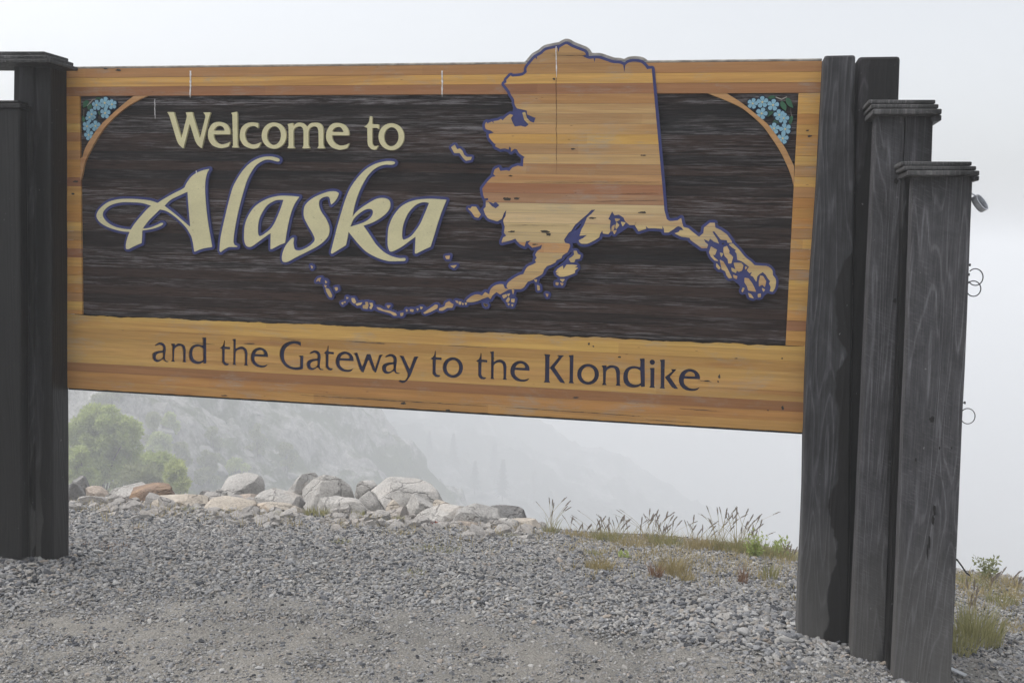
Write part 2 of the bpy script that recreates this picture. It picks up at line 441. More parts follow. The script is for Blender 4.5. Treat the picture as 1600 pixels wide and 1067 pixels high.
DARKMETAL = m_simple('dark_wire', (.06, .06, .065), .5, .6)
ROCK = m_rock()
# ================================================================== THE SIGN
Wd, ZB, HT = 3.64, 0.919, 1.600
NR = 36; RH = HT/NR; ZT = ZB+HT
zrow = lambda i: ZT-i*RH
XL, XR = sxz(102, 350)[0], sxz(1271, 350)[0]
sign = thing('welcome_sign', 'large laminated cedar sign board with dark carved field, cream lettering and a raised wooden map', 'sign', (0, 0, ZB))
G = .00035
Y_, O_, B_, R_, P_ = (.58, .345, .10), (.49, .25, .070), (.41, .225, .09), (.32, .15, .072), (.55, .41, .21)
def jit(c, a=.07):
    k = 1+random.uniform(-a, a); return tuple(min(.9, x*k*(1+random.uniform(-.03, .03))) for x in c)
FX0, FX1 = sxz(126, 320)[0], sxz(1238, 340)[0]       # field left and right edge
FZ0 = zrow(27.45)                                      # field bottom
topcols = [B_, Y_, R_]
def plank(name, x0, x1, z0, z1, y0, y1, mat, col, bev=.0007):
    x = x0
    return bm_obj(name, box(x0, x1, y0, y1, z0+G, z1-G, bev), mat, sign, color=col)
for i in range(3):
    plank('frame_plank', XL, XR, zrow(i+1), zrow(i), random.uniform(0, .0008), .06, CEDAR, jit(topcols[i], .03))
left = {3: O_, 4: O_, 5: O_, 6: Y_, 7: B_, 8: O_, 9: B_, 10: O_, 11: O_, 12: R_, 13: Y_, 14: Y_, 15: O_, 16: O_, 17: Y_, 18: B_, 19: O_, 20: R_, 21: Y_, 22: O_, 23: Y_, 24: O_, 25: B_, 26: Y_}
right = {3: Y_, 4: Y_, 5: O_, 6: Y_, 7: O_, 8: Y_, 9: Y_, 10: B_, 11: Y_, 12: B_, 13: O_, 14: O_, 15: O_, 16: B_, 17: Y_, 18: O_, 19: Y_, 20: B_, 21: Y_, 22: Y_, 23: Y_, 24: O_, 25: R_, 26: Y_}
for i in range(3, 28):
    zb = zrow(i+1) if i < 27 else FZ0
    if i == 27 and False: continue
    plank('frame_plank', XL, FX0, zb, zrow(i), random.uniform(0, .0008), .06, CEDAR, jit(left.get(i, O_), .05))
    plank('frame_plank', FX1, XR, zb, zrow(i), random.uniform(0, .0008), .06, CEDAR, jit(right.get(i, O_), .05))
    k = {3: 1.6, 4: .8, 5: .85, 6: 1.25}.get(i, random.choice([1.0, .8, 1.25, .9, 1.1]))
    tint = (k, k, k, 0.0 if i < 7 else random.choice([0, .3, .6, 1.0, 1.0]))
    y0 = .0125+random.uniform(-.0006, .0006)
    bm_obj('field_plank', box(FX0+.0005, FX1-.0005, y0, .05, zb+.0004, zrow(i)-.0004, 0), FIELD, sign, color=tint)
bm_obj('backing_board', box(XL+.01, XR-.01, .0525, .058, ZB+.01, ZT-.005), BACKING, sign)
bm_obj('underside_shade_strip', box(XL+.001, XR-.001, .004, .06, ZB-.0095, ZB-.0012, .002), BACKING, sign)  # added dark strip that paints the shade under the board's lower edge
bm_obj('top_edge_strip', box(XL-.0, XR+.0, .0015, .062, ZT+.0005, ZT+.0115, .003), RIM, sign)

# ---------------------------------------------------------------- corner braces
def brace(s, crop): return [sxz(*p) for p in loop(s, crop)]
bl = brace('842,322! 885,328! 800,365 700,420 600,490 500,580 410,680 330,800 260,930 225,1000 205,1066 192,1140! 150,1210! 165,985! 190,975! 220,880 290,760 370,650 460,560 560,470 660,385 745,322!', 'L')
br = brace('140,300! 280,290! 400,365 480,425 560,490 640,560 710,650 780,750 830,850 857,905! 858,1000! 853,1066! 835,990 790,880 740,780 670,670 590,565 480,465 400,410 270,350!', 'S')
for l in (bl, br):
    zmax = zrow(3)-.0003
    l = [(min(max(x, FX0+.0005), FX1-.0005), min(z, zmax)) for x, z in l]
    fill('corner_brace', [l], .0006, .03, CEDAR, sign, color=jit((.45, .26, .115), .03))

# ---------------------------------------------------------------- lettering
def letter(shapes_px, name='letter', mat=CREAM, y0=-.001, depth=.014, off=.0002, res=.002, outline=None, parent=sign):
    sh = [to_sign(s) for s in shapes_px]
    o = fill(name, sdf_contour(sh, off, res), y0, y0+depth, mat, parent)
    if outline:
        fill('letter_outline', sdf_contour(sh, outline, .0025), y0+.0022, y0+depth+.001, BLUE, o)
    return o
e_A = [loop('880,402! 670,402! 680,455 715,505 770,528 830,518 880,495! 855,555! 800,570 740,572 660,540 615,480 600,410 615,330 665,265 745,247 820,270 865,325 880,402!'.rsplit(' ', 1)[0], 'A'),
       loop('670,358! 700,312 745,295 790,312 812,358!', 'A')]
welcome = [
 [[loop('90,125! 178,125! 180,150! 268,455! 335,190! 335,165 322,128! 408,125! 408,150! 500,455! 568,190! 565,160 540,130! 633,128! 612,185! 520,578! 470,532 440,480! 372,262! 292,578! 240,532 212,480! 122,180! 108,148', 'A')]],
 [e_A],
 [[loop('888,135! 960,120! 965,140! 970,540! 986,568! 897,566! 915,545! 905,155!', 'A')]],
 [[loop('1228,262! 1228,328! 1190,302 1150,298 1100,320 1068,370 1062,425 1085,490 1130,522 1190,528 1265,500! 1235,565! 1180,580 1120,575 1045,535 1003,460 1000,400 1020,320 1080,268 1150,253', 'A')]],
 [[ell(1425, 418, 153, 164, 'A'), ell(1425, 418, 88, 118, 'A', tilt=.08)]],
 [[loop('75,275! 145,260! 148,305! 180,270 215,257 270,265 318,310! 360,268 410,257 470,262 510,300 522,350! 522,540! 543,578! 447,576! 465,545! 462,370! 455,330 430,305 395,303 355,325 335,365! 335,540! 356,577! 255,576! 275,545! 275,370! 268,330 240,305 205,305 165,325 147,360! 147,545! 165,577! 70,575! 90,545! 88,310!', 'B')]],
 [[loop('846,415! 628,415! 640,470 680,520 740,543 800,535 846,515! 820,575! 760,590 705,592 625,560 570,490 557,420 575,340 630,275 705,260 780,280 830,340', 'B'), loop('630,372! 655,330 705,308 750,325 778,375!', 'B')]],
 [[loop('1103,178! 1132,178! 1132,275! 1215,278! 1215,338! 1190,320! 1132,320! 1132,510! 1150,545 1180,550 1215,540! 1180,595! 1130,590 1085,545 1075,500! 1072,322! 1032,308! 1070,280 1095,240', 'B')]],
 [[ell(1372, 432, 160, 168, 'B'), ell(1372, 432, 92, 120, 'B', tilt=.05)]]]
for g in welcome: letter(g)
big_A = [
 [loop('1052,183! 1030,230 1017,320 1022,450 1040,620 1076,832! 1000,845 928,872! 918,800 905,745! 895,670! 885,550 878,460 872,370! 850,335 885,270 925,230 985,200', 'C')],
 [loop('875,370! 800,405 730,440 678,490! 640,520! 600,560 550,610 510,660! 495,690 492,740 488,800! 440,820 380,850! 362,848 358,825 365,780 385,720 420,655 480,580 555,500 620,468! 680,430 760,385 830,350 880,310! 900,340!', 'C')],
 [loop('620,468! 678,490! 780,570 895,668! 915,700! 905,745! 860,670 780,590 700,535 640,520! 595,495!', 'C')],
 [loop('630,470! 560,447 480,437 380,432 290,437 210,460 145,510 115,560 122,600 160,640 230,675 320,700 400,707! 425,688! 340,682 260,662 200,625 165,575 175,530 230,485 310,462 400,460 500,468 600,500!', 'C')],
 [loop('490,682! 560,672 620,648 655,632 668,638 655,652 600,675 540,688 490,695!', 'C')]]
big_l = [[loop('1137,860! 1150,740 1190,560 1230,400 1262,310 1330,200 1400,130 1480,90 1560,80 1620,92 1638,105 1635,118 1615,120 1560,106 1510,110 1450,145 1410,195 1370,270 1340,360 1310,470 1280,600 1258,730 1253,790! 1262,815 1285,825! 1285,832! 1215,832! 1180,850 1145,876!', 'C')]]
big_a1 = [[loop('362,415! 320,480 290,560 270,640 255,720 243,798! 200,815 135,848! 122,850! 125,715! 80,745 20,790 -30,825 -55,832 -80,820 -95,780 -97,730 -90,650 -60,570 0,490 90,435 180,410 270,407', 'E'),
           loop('232,440! 205,520 165,615 125,680 60,732 30,742 18,720 20,640 40,570 90,490 150,450 190,440', 'E')]]
big_s = [[loop('692,385! 660,370 610,372 540,395 470,430 415,480 400,530 405,590 440,660 475,720 492,770 470,805 430,835 380,858 340,860 320,845 312,800! 318,755! 300,760 250,820 225,880 218,930 230,955 265,955 340,915 440,865 530,815 590,760 612,710 610,660 585,600 545,540 527,490 530,445 560,420 600,412 617,428 620,450 628,480! 660,450 682,415', 'E')]]
big_k = [[loop('632,890! 750,818! 765,750 772,705! 850,800 920,870 1010,920 1100,948 1180,950 1240,947 1248,935 1240,925 1190,925 1120,905 1060,870 1000,810 940,720 895,655! 980,625 1060,575 1110,520 1120,475 1105,440 1060,425 1000,435 920,480 850,530 805,582! 820,500 850,400 890,310 940,230 1000,175 1070,148 1130,148 1155,140 1158,128 1140,120 1080,120 1000,140 920,185 850,255 790,340 750,430 715,540 680,660 650,780 625,878!', 'E'),
          loop('785,665! 815,600 860,555 910,522 950,515 975,530 972,565 945,600 890,632', 'E')]]
big_a2 = [[loop('1588,440! 1555,520 1520,620 1490,720 1455,830! 1400,855 1335,888! 1325,885! 1332,745! 1290,775 1230,820 1180,850 1135,870 1115,865 1100,820 1100,740 1110,660 1150,570 1220,490 1320,445 1450,432', 'E'),
           loop('1445,465! 1410,550 1370,640 1330,700 1290,745 1240,772 1222,765 1218,720 1230,640 1270,550 1330,485 1390,460', 'E')]]
# the six outlines touch, so each letter's blue outline steps back a hair behind its neighbour's
for k, g in enumerate((big_A, big_l, big_a1, big_s, big_k, big_a2)):
    sh = [to_sign(s) for s in g]
    o = fill('script_letter', sdf_contour(sh, .0002, .002), -.003, .012, CREAM, sign)
    fill('letter_outline', sdf_contour(sh, .0128, .0025), .0003+.0005*k, .0125, BLUE, o)

# ---------------------------------------------------------------- carved lettering in the lower band
ga = [loop('160,160! 205,140 245,150 268,180 272,220! 262,300 270,335 305,345! 285,352 258,347 238,320! 200,345 165,352 135,335 122,295 130,258 175,235 235,228! 238,200 225,175 195,165 155,178!', 'G1'), loop('236,250! 190,258 165,280 165,315 190,330 222,318 238,295!', 'G1')]
gn = [loop('325,155! 370,152! 368,172! 400,153 440,155 475,175 488,215! 486,335! 495,358! 450,352! 460,335! 455,225! 440,185 410,178 378,195 365,215! 360,330! 372,350! 328,348! 340,330! 338,180!', 'G1')]
gd = [loop('665,88! 710,85! 712,365! 678,368! 678,350! 640,370 590,372 545,350 522,300 525,230 555,180 610,160 672,172! 672,108!', 'G1'), loop('672,205! 635,185 590,190 565,220 560,275 580,325 620,345 655,342 676,330!', 'G1')]
gt = [loop('905,118! 912,120! 912,185! 970,190! 968,215! 912,210! 910,340! 925,362 960,370! 940,388 905,385 880,355! 880,212! 858,200! 885,180 900,150', 'G1')]
gh = [loop('992,105! 1032,100! 1030,210! 1065,190 1105,185 1145,210 1160,255! 1155,375! 1168,392! 1120,388! 1130,370! 1128,260! 1115,225 1085,212 1050,222 1030,245! 1028,370! 1040,385! 995,382! 1003,365! 1005,130!', 'G1')]
ge = [loop('1382,298! 1235,290! 1240,340 1280,380 1330,390 1380,378! 1350,405 1300,412 1240,395 1200,345 1195,280 1225,220 1285,195 1340,210 1375,250', 'G1'), loop('1240,266! 1260,235 1295,222 1330,240 1338,270!', 'G1')]
gG = [loop('278,100! 278,145! 240,125 195,118 150,135 110,175 95,235 105,305 150,355 210,375 268,370! 270,265! 255,250! 305,248! 302,390! 250,403 190,400 120,375 70,320 48,250 55,180 100,120 170,92 230,90', 'G2')]
gw = [loop('850,222! 892,215! 945,370! 995,232! 1035,232! 1085,388! 1130,240! 1170,238! 1150,262! 1095,432! 1080,430! 1060,410! 1012,290! 958,432! 935,425! 915,395! 870,250!', 'G2')]
gy = [loop('1348,248! 1395,252! 1460,395! 1510,260! 1558,258! 1540,285! 1470,465! 1430,520 1385,545 1340,528! 1355,510! 1380,520 1410,515 1435,480 1440,445! 1420,400! 1370,285!', 'G2')]
gK = [loop('58,132! 112,138! 105,160! 103,370! 112,388! 52,385! 65,370! 68,155!', 'G4')]
gK2 = [loop('175,142! 235,145! 215,165! 150,250! 245,390! 235,393! 200,385! 108,255! 190,160!', 'G4')]
gl = [loop('275,145! 320,140! 315,375! 325,395! 275,392! 285,375! 288,165!', 'G4')]
gi = [loop('1000,258! 1043,255! 1040,420! 1050,435! 995,432! 1008,418! 1008,275!', 'G4')]
gk = [loop('1090,185! 1135,180! 1130,425! 1138,442! 1088,438! 1100,425! 1100,205!', 'G4')]
gk2 = [loop('1190,268! 1240,268! 1180,335! 1255,445! 1225,443! 1200,430! 1136,340! 1205,285!', 'G4')]
carved = [[ga], [gn], [gd], [gt], [gh], [ge], [gG], [refit(ga, (340, 192, 528, 405), 'G2')], [refit(gt, (525, 138, 638, 408), 'G2')],
          [refit(ge, (655, 203, 852, 425), 'G2')], [gw], [refit(ga, (1160, 230, 1358, 446), 'G2')], [gy],
          [refit(gt, (155, 125, 278, 412), 'G3')], [[ell(400, 308, 110, 112, 'G3'), ell(400, 308, 68, 82, 'G3')]],
          [refit(gt, (652, 150, 775, 437), 'G3')], [refit(gh, (803, 132, 992, 442), 'G3')], [refit(ge, (1025, 235, 1234, 462), 'G3')],
          [gK, gK2], [gl], [[ell(450, 313, 97, 93, 'G4'), ell(450, 313, 60, 68, 'G4')]], [refit(gn, (570, 232, 742, 418), 'G4')],
          [refit(gd, (765, 172, 957, 432), 'G4')], [gi, [ell(1024, 205, 23, 23, 'G4', 20)]], [gk, gk2], [refit(ge, (1262, 265, 1450, 462), 'G4')]]
holes = []
for g in carved:
    sh = [to_sign(s) for s in g]
    c = sdf_contour(sh, .0006, .0016); holes += c
    y = .0085
    fill('carved_letter', sdf_contour(sh, .003, .002), y, y+.0039, BLUEDK, sign)
# ragged upper edge where the dark field was carved out
edge = []
n = 260
for k in range(n+1):
    x = FX1-.001+(FX0+.001-FX1+.001)*k/n
    r = mnoise.fractal(Vector((x*9, 4.2, 0)), .8, 2.0, 5)
    edge.append((x, FZ0-.003+.007*r-.004*max(0, mnoise.noise(Vector((x*2, 9, 0))))))
rect = [(XL, ZB), (XR, ZB), (XR, FZ0)]+edge+[(XL, FZ0)]
# lower edge is slightly chewed
low = [(XL+(XR-XL)*k/160, ZB+.0025*mnoise.noise(Vector((k*.45, 1, 3)))-.006*max(0, mnoise.noise(Vector((k*.21, 7, 3)))-.35)) for k in range(161)]
rect = low+rect[2:]
bmB = fill('band', [rect]+holes, 0, .012, None, raw=True)
botcols = {27: (0.533, 0.341, 0.105), 28: (0.558, 0.353, 0.105), 29: (0.459, 0.254, 0.081), 30: (0.496, 0.304, 0.099), 31: (0.521, 0.322, 0.105), 32: (0.496, 0.298, 0.099), 33: (0.304, 0.143, 0.062), 34: (0.446, 0.229, 0.077), 35: (0.459, 0.248, 0.087)}
def slice_rows(bm0, rows, name, mat, cols, parent, zr=zrow, yj=0):
    for i in rows:
        b = bm0.copy()
        for z, nrm in ((zr(i)-G if i > rows[0] else 99, (0, 0, 1)), (zr(i+1)+G if i < rows[-1] else -99, (0, 0, -1))):
            if abs(z) > 50: continue
            bmesh.ops.bisect_plane(b, geom=list(b.verts)+list(b.edges)+list(b.faces), plane_co=(0, 0, z), plane_no=nrm, clear_outer=True, dist=1e-6)
        if len(b.faces) == 0: b.free(); continue
        c = cols(i); todo = set(b.verts); comps = []
        while todo:
            st = [todo.pop()]; comp = set(st)
            while st:
                v = st.pop()
                for e in v.link_edges:
                    w_ = e.other_vert(v)
                    if w_ in todo: todo.discard(w_); comp.add(w_); st.append(w_)
            comps.append(comp)
        comps.sort(key=len, reverse=True)
        for k, comp in enumerate(comps):
            if k and len(comp) < 6: continue
            idx = {v: n for n, v in enumerate(comp)}
            obj(name, [tuple(v.co) for v in comp], [[idx[v] for v in f.verts] for f in b.faces if f.verts[0] in idx], mat, parent, color=c)
        b.free()
rows = list(range(27, 36))
slice_rows(bmB, rows, 'frame_plank', CEDAR, lambda i: jit(botcols[i], .03), sign)
bmB.free()
for i in (28, 30, 32, 34):      # plank bodies behind the carved skin
    pass
bm_obj('lower_core', box(XL+.0008, XR-.0008, .0125, .058, ZB+.004, FZ0-.012, 0), BACKING, sign, color=(1, 1, 1))

# ---------------------------------------------------------------- the raised map
mainland = loop('''@M 1425,245! 1395,248! 1375,222 1350,205 1310,200 1275,205 1252,222! 1245,272! 1238,222! 1215,212 1170,208 1120,192 1085,180 1055,178! 1050,205! 1043,178! 1010,180 965,160! 990,155 985,138 955,125 900,103 868,85 850,90 820,108! 812,140! 805,108! 770,115 730,125 700,150 672,165! 672,185! 660,172! 640,195 605,240 605,268! 575,290 510,298! 498,290! 470,320! 472,335! 455,345! 490,390 500,415 520,445 525,480 540,505! 605,520! 605,545! 660,568! 650,600! 625,590! 612,595! 615,615! 595,628! 565,620! 525,625! 510,595! 500,570! 515,550! 495,543! 470,560 445,585! 435,575! 415,585 385,590! 390,605! 375,592! 345,605! 340,595! 330,610 335,640 365,650! 388,665! 355,675! 360,700 390,735! 400,740! 397,755! 430,772! 460,768! 485,775! 490,755! 500,765! 500,790! 525,770! 540,775! 555,800 590,825!
@N 600,190! 583,200! 580,255! 545,250! 510,262! 490,285! 470,280! 430,285! 420,262! 395,275 385,305! 400,320! 375,325! 350,350 330,375 312,400! 318,440 328,465! 350,462! 352,475! 335,480! 335,520! 320,535! 330,565 345,590! 360,600 410,615! 440,600! 455,560! 470,540! 465,580! 450,610 460,650! 455,690! 470,710! 450,720! 440,745! 440,755! 500,740! 530,728! 540,745! 560,765! 590,780! 600,745! 630,742! 612,760! 640,788! 
@P 655,240! 680,225! 670,260! 640,280 622,310! 635,335! 620,355! 630,375! 605,390! 560,410 535,445 525,470! 480,485 430,515 395,545 385,575 400,597! 370,590! 355,555! 320,555 280,570 250,600 240,640! 205,620! 180,650! 140,640 100,650 60,680 50,700 90,705 140,695 190,675! 230,660! 250,680! 265,650! 300,620! 330,640! 400,600! 440,595! 500,595 530,580! 560,535! 600,520! 630,500! 680,470 695,435! 720,405! 750,395! 790,375! 800,355! 840,340! 850,315! 890,290! 905,260 910,225 870,210! 862,185! 
@N 880,690! 895,680! 920,640! 965,600! 1000,570! 1030,540! 1055,538! 1030,565! 1000,590! 980,640 965,665! 950,710! 1000,705! 975,725! 945,740! 960,760 1000,762 1050,740! 1080,720! 1085,700! 1100,675! 1105,695! 1140,700! 1155,680! 1150,650! 1155,610! 1140,600! 1165,550! 1180,575! 1210,572! 1240,590! 1250,615! 1280,640! 1310,640! 1325,615! 1315,650! 
@Q 70,190! 65,225! 95,275! 160,255! 155,230! 175,250! 230,250! 295,255! 292,230! 305,250! 310,285! 345,285! 385,260! 420,235 450,240! 470,265! 440,265! 430,280! 395,292! 450,320! 520,330! 530,350! 580,385! 620,415! 665,415! 675,385! 650,365! 640,340! 680,360! 690,335! 720,360! 765,378! 750,340! 710,280! 725,275! 760,320! 780,345! 830,350! 835,370! 875,372! 870,355! 830,300! 780,265! 735,245! 730,205! 690,205! 640,245! 635,290! 600,320! 590,315! 540,275! 510,250! 470,240! 460,210! 450,165! 420,185! 380,190! 355,190! 330,175! 325,155! 310,100! 303,0!''')
isles_src = '''@Q|850,385! 880,380! 930,430 980,490 1030,530 1060,560! 1120,565 1170,570 1205,600 1210,640! 1235,680 1230,740 1210,775! 1190,770! 1200,740! 1185,710! 1195,690! 1170,660! 1160,640! 1130,610! 1100,630! 1080,650! 1075,690! 1050,650! 1030,640! 1050,600! 1020,620! 1000,600! 1020,570! 960,525 920,510! 915,460! 900,440! 920,435! 880,410!
@M|578,536! 592,532! 602,568! 622,590! 612,602! 590,580!
@Q|805,410! 830,400! 850,440! 845,455! 880,490! 865,540! 845,540! 840,505! 815,480! 805,450!
@Q|700,405! 745,430! 730,470! 710,465! 720,490! 755,520! 730,515! 700,485! 685,450!
@Q|775,515! 800,530! 830,580! 850,620! 870,660! 850,665! 830,640! 820,605! 790,590!
@Q|745,545! 775,580! 765,590! 745,570!
@Q|775,455! 797,462! 785,485!
@Q|890,540! 950,540! 965,560! 955,600! 930,610! 905,590!
@Q|870,580! 910,600! 905,620! 875,605!
@Q|885,640! 915,650! 910,670! 890,660!
@Q|980,665! 1010,670! 1040,710! 1055,740! 1070,775! 1010,765! 1000,730! 980,700!
@Q|1110,645! 1130,650! 1155,690! 1145,735! 1125,715! 1100,730! 1100,690!
@Q|1125,750! 1145,760! 1135,775!
@Q|1010,790! 1030,800! 1050,830! 1020,820!
@Q|1090,800! 1110,795! 1110,820! 1092,822!
@Q|965,745! 975,750! 960,780! 955,770!
@Q|985,570! 998,575! 985,590!
@P|945,280! 965,280! 975,305! 998,315! 990,340! 955,345! 945,370! 920,370! 905,345! 930,330! 950,310!
@P|810,430! 850,405! 855,440! 885,395! 930,395! 970,400! 940,418! 975,420! 950,440! 950,460! 900,480! 860,490! 830,490! 800,470! 825,455! 795,455!
@P|830,515! 865,515! 850,535!
@P|795,540! 815,545! 810,562! 795,558!
@P|832,545! 855,550! 845,565!
@P|640,565! 655,570! 660,600! 645,605!
@P|615,520! 635,520! 630,535!
@P|712,635! 730,640! 722,658!
@P|430,600! 445,605! 438,635!
@P|350,650! 380,640! 385,655! 360,672!
@P|390,640! 410,635! 400,652!
@P|400,665! 410,680! 395,705! 380,695!
@P|425,680! 450,680! 445,705! 425,700!
@P|395,715! 408,720! 400,730!
@P|425,725! 438,725! 432,738!
@P|195,715! 225,730! 210,740!
@R|95,295! 118,290! 110,300! 110,320! 100,308! 80,318!
@R|155,312! 168,325! 158,332!
@R|150,350! 165,355! 155,365!
@R|160,375! 185,385! 210,435! 205,450! 190,445! 165,400!
@R|235,370! 255,370! 258,385! 245,395!
@R|290,497! 305,492! 300,510!
@R|312,488! 322,486! 320,496!
@R|332,450! 345,455! 336,462!
@R|375,460! 395,460! 410,490! 395,500! 380,485!
@R|410,505! 460,495! 450,510! 420,518!
@R|490,492! 508,492! 512,520! 505,545! 470,540! 470,520! 495,515!
@R|525,500! 545,500! 550,520! 535,548! 525,535! 538,520!
@R|585,535! 610,540! 640,558! 690,565! 740,585! 748,600! 725,600! 700,580! 650,567! 600,552!
@R|668,520! 695,520! 680,540!
@R|780,585! 803,580! 800,600! 785,605!
@R|828,552! 842,560! 830,568!
@R|863,552! 888,555! 885,570! 863,565!
@R|918,545! 930,547! 922,558!
@R|947,532! 965,535! 952,548!
@R|975,580! 1020,550! 1070,515! 1090,518! 1085,540! 1030,570! 985,585!
@R|1105,545! 1150,530! 1160,500! 1185,485! 1200,500! 1220,510! 1210,535! 1170,535! 1130,560! 1105,558!
@R|1240,480! 1258,485! 1255,498!
@R|1268,488! 1285,490! 1280,510! 1268,505!
@R|1295,500! 1305,503! 1300,512!
@R|1318,498! 1332,500! 1325,512!
@R|1475,505! 1500,510! 1500,525! 1480,520!
@R|36,188! 50,198! 44,210!
@R|1155,110! 1190,105! 1185,130! 1165,130!
@R|1200,190! 1245,185! 1225,205!
@N|110,130! 130,115! 145,145! 165,140! 180,155! 190,180! 210,195! 240,195! 235,210! 205,215! 185,195! 165,165! 130,165!
@N|220,530! 235,535! 245,520! 270,522! 290,555! 300,570! 285,590! 265,585! 245,555!
@N|1185,598! 1215,602! 1192,616!
@N|1165,650! 1180,640! 1175,670! 1162,680!
@N|1195,625! 1210,640! 1192,665! 1188,650!
@N|1225,620! 1250,625! 1235,645!
@N|1172,680! 1192,675! 1180,698!'''
isles = [loop(l.split('|')[1], l.split('|')[0].strip()[1:]) for l in isles_src.split('\n')]
spines = ['340,450 395,480 470,530 540,530 620,560 745,592', '670,525 680,560', '300,500 345,470', '745,592 790,590 830,562 885,562 950,545 1030,560 1160,530 1260,495 1320,508 1390,470',
          '155,318 158,345 175,385 200,440', '100,302 155,320', '1490,515 1500,470']
spines = [[sxz(480+float(a.split(',')[0])/5.3333, 380+float(a.split(',')[1])/5.3333) for a in s.split()] for s in spines]
pan_fill = [loop('700,400! 850,375! 1000,560! 1180,600! 1200,720! 1180,780! 1120,830! 1040,840! 970,790! 930,720! 880,680! 800,620! 740,560! 695,480!', 'Q'), ]
kod_fill = [loop('800,430! 930,290! 980,320! 960,440! 870,540! 800,550! 820,500!', 'P')]
inlet_fill = [loop('860,185! 1000,75! 1000,110! 985,200! 960,215! 920,215!', 'P')]
pws_fill = [loop('1150,600! 1180,570! 1255,610! 1290,640! 1220,690! 1180,705! 1150,690!', 'N')]
bay_fill = [loop('515,500! 560,515! 600,600! 530,610! 505,560!', 'M')]
SH = [to_sign([mainland])]+[to_sign([l]) for l in isles]
EX = [to_sign(s) for s in (pan_fill, kod_fill, inlet_fill, pws_fill, bay_fill)]
blue_loops = sdf_contour(SH, .0128, .0025, spines, .0115, EX)
YM = -.0075
fill('map_border', blue_loops, YM+.003, .012, BLUE, sign)
# weathered edge of the thick board that rises above the frame
rimbm = fill('rim', sdf_contour([SH[0]], .026, .003), .001, .058, None, raw=True)
bmesh.ops.bisect_plane(rimbm, geom=list(rimbm.verts)+list(rimbm.edges)+list(rimbm.faces), plane_co=(0, 0, ZT+.0118), plane_no=(0, 0, -1), clear_outer=True)
bm_obj('map_edge', rimbm, RIM, sign)
mapcols = {0: B_, 1: Y_, 2: R_, 3: B_, 4: (0.507, 0.342, 0.153), 5: (0.507, 0.354, 0.165), 6: (0.472, 0.283, 0.124), 7: Y_, 8: (0.472, 0.295, 0.130), 9: (0.496, 0.330, 0.142), 10: (0.437, 0.260, 0.118),
           11: (0.460, 0.271, 0.118), 12: (0.354, 0.171, 0.088), 13: (0.413, 0.236, 0.130), 14: (0.555, 0.425, 0.236), 15: (0.566, 0.437, 0.248), 16: (0.543, 0.401, 0.212), 17: (0.566, 0.437, 0.236), 18: (0.496, 0.295, 0.130), 19: (0.543, 0.401, 0.201)}
bmM = fill('m', [SH[0][0]], YM, YM+.012, None, raw=True)
slice_rows(bmM, list(range(-3, 28)), 'map_plank', CEDAR, lambda i: jit(mapcols.get(i, (.42, .25, .11) if i < 0 else (.52, .37, .18)), .03), sign)
bmM.free()
for l in isles: fill('map_island', sdf_contour([to_sign([l])], .0017, .0012), YM, YM+.010, CEDAR, sign, color=jit((.53, .39, .20), .08))
for s, c in (('350,485! 385,498! 400,488! 425,510! 400,530! 375,515!', 'N'), ('640,568! 662,566! 652,598! 640,588!', 'M')):
    fill('map_inlet', to_sign([loop(s, c)]), YM-.0008, YM+.001, BLUE, sign)

# ---------------------------------------------------------------- flowers and leaves in the corners
def petal(cx, cz, a, L, Wp):
    out = []
    for k in range(16):
        t = 2*math.pi*k/16; r = .5*L
        u = .56*L+r*.86*math.cos(t); v = Wp*math.sin(t)*(.72+.34*math.cos(t))
        out.append((cx+u*math.cos(a)-v*math.sin(a), cz+u*math.sin(a)+v*math.cos(a)))
    return out
def flower(px, py, rpx, a0):
    x, z = sxz(px, py); r = abs(sxz(px+rpx, py)[0]-x)
    x0, z0 = x, z
    root = fill('flower', [[(x+1.10*r*math.cos(t)*(1+.07*math.cos(5*(t-a0))), z+1.10*r*math.sin(t)*(1+.07*math.cos(5*(t-a0)))) for t in np.linspace(0, 2*math.pi, 41)[:-1]]], .0035, .014, INK, sign)
    ps = [petal(x, z, a0+2*math.pi*k/5, r*1.0, r*.46) for k in range(5)]
    for k, p in enumerate(ps): fill('petal', [p], .0006+.0002*k, .0034, PETAL, root)
    fill('flower_center', [[(x+.17*r*math.cos(t), z+.17*r*math.sin(t)) for t in np.linspace(0, 2*math.pi, 13)[:-1]]], -.0012, .003, CENTER, root)
def leaf(s, crop): fill('leaf', to_sign([loop(s, crop)]), .0068, .014, GREEN, sign)
CR['LF'] = (110, 140, 9.7); CR['RF'] = (1140, 130, 9.7)
for x, y, r, a in ((395, 240, 72, .3), (520, 205, 82, .1), (630, 228, 68, .5), (525, 358, 78, .2), (322, 378, 74, .35), (290, 425, 66, .9), (252, 560, 74, 0), (380, 555, 74, .4), (277, 690, 72, .6)):
    flower(110+x/9.7, 140+y/9.7, r/9.7, a)
for x, y, r, a in ((350, 312, 82, .1), (497, 290, 92, .4), (658, 335, 92, .2), (485, 462, 92, .0), (752, 483, 86, .5), (820, 535, 84, .1), (672, 690, 90, .3), (842, 698, 92, .6), (805, 840, 90, .2)):
    flower(1140+x/9.7, 130+y/9.7, r/9.7, a)
for s in ('180,190! 230,160 265,185 245,240 180,280!', '240,250! 290,215 315,270 290,310 250,300!', '360,140! 400,115 460,130! 420,165 380,165!', '165,395! 205,430 205,480 180,495 165,450!', '390,350! 440,310 470,360 445,395!', '320,470! 370,440 410,480! 360,500 330,495!'):
    leaf(s, 'LF')
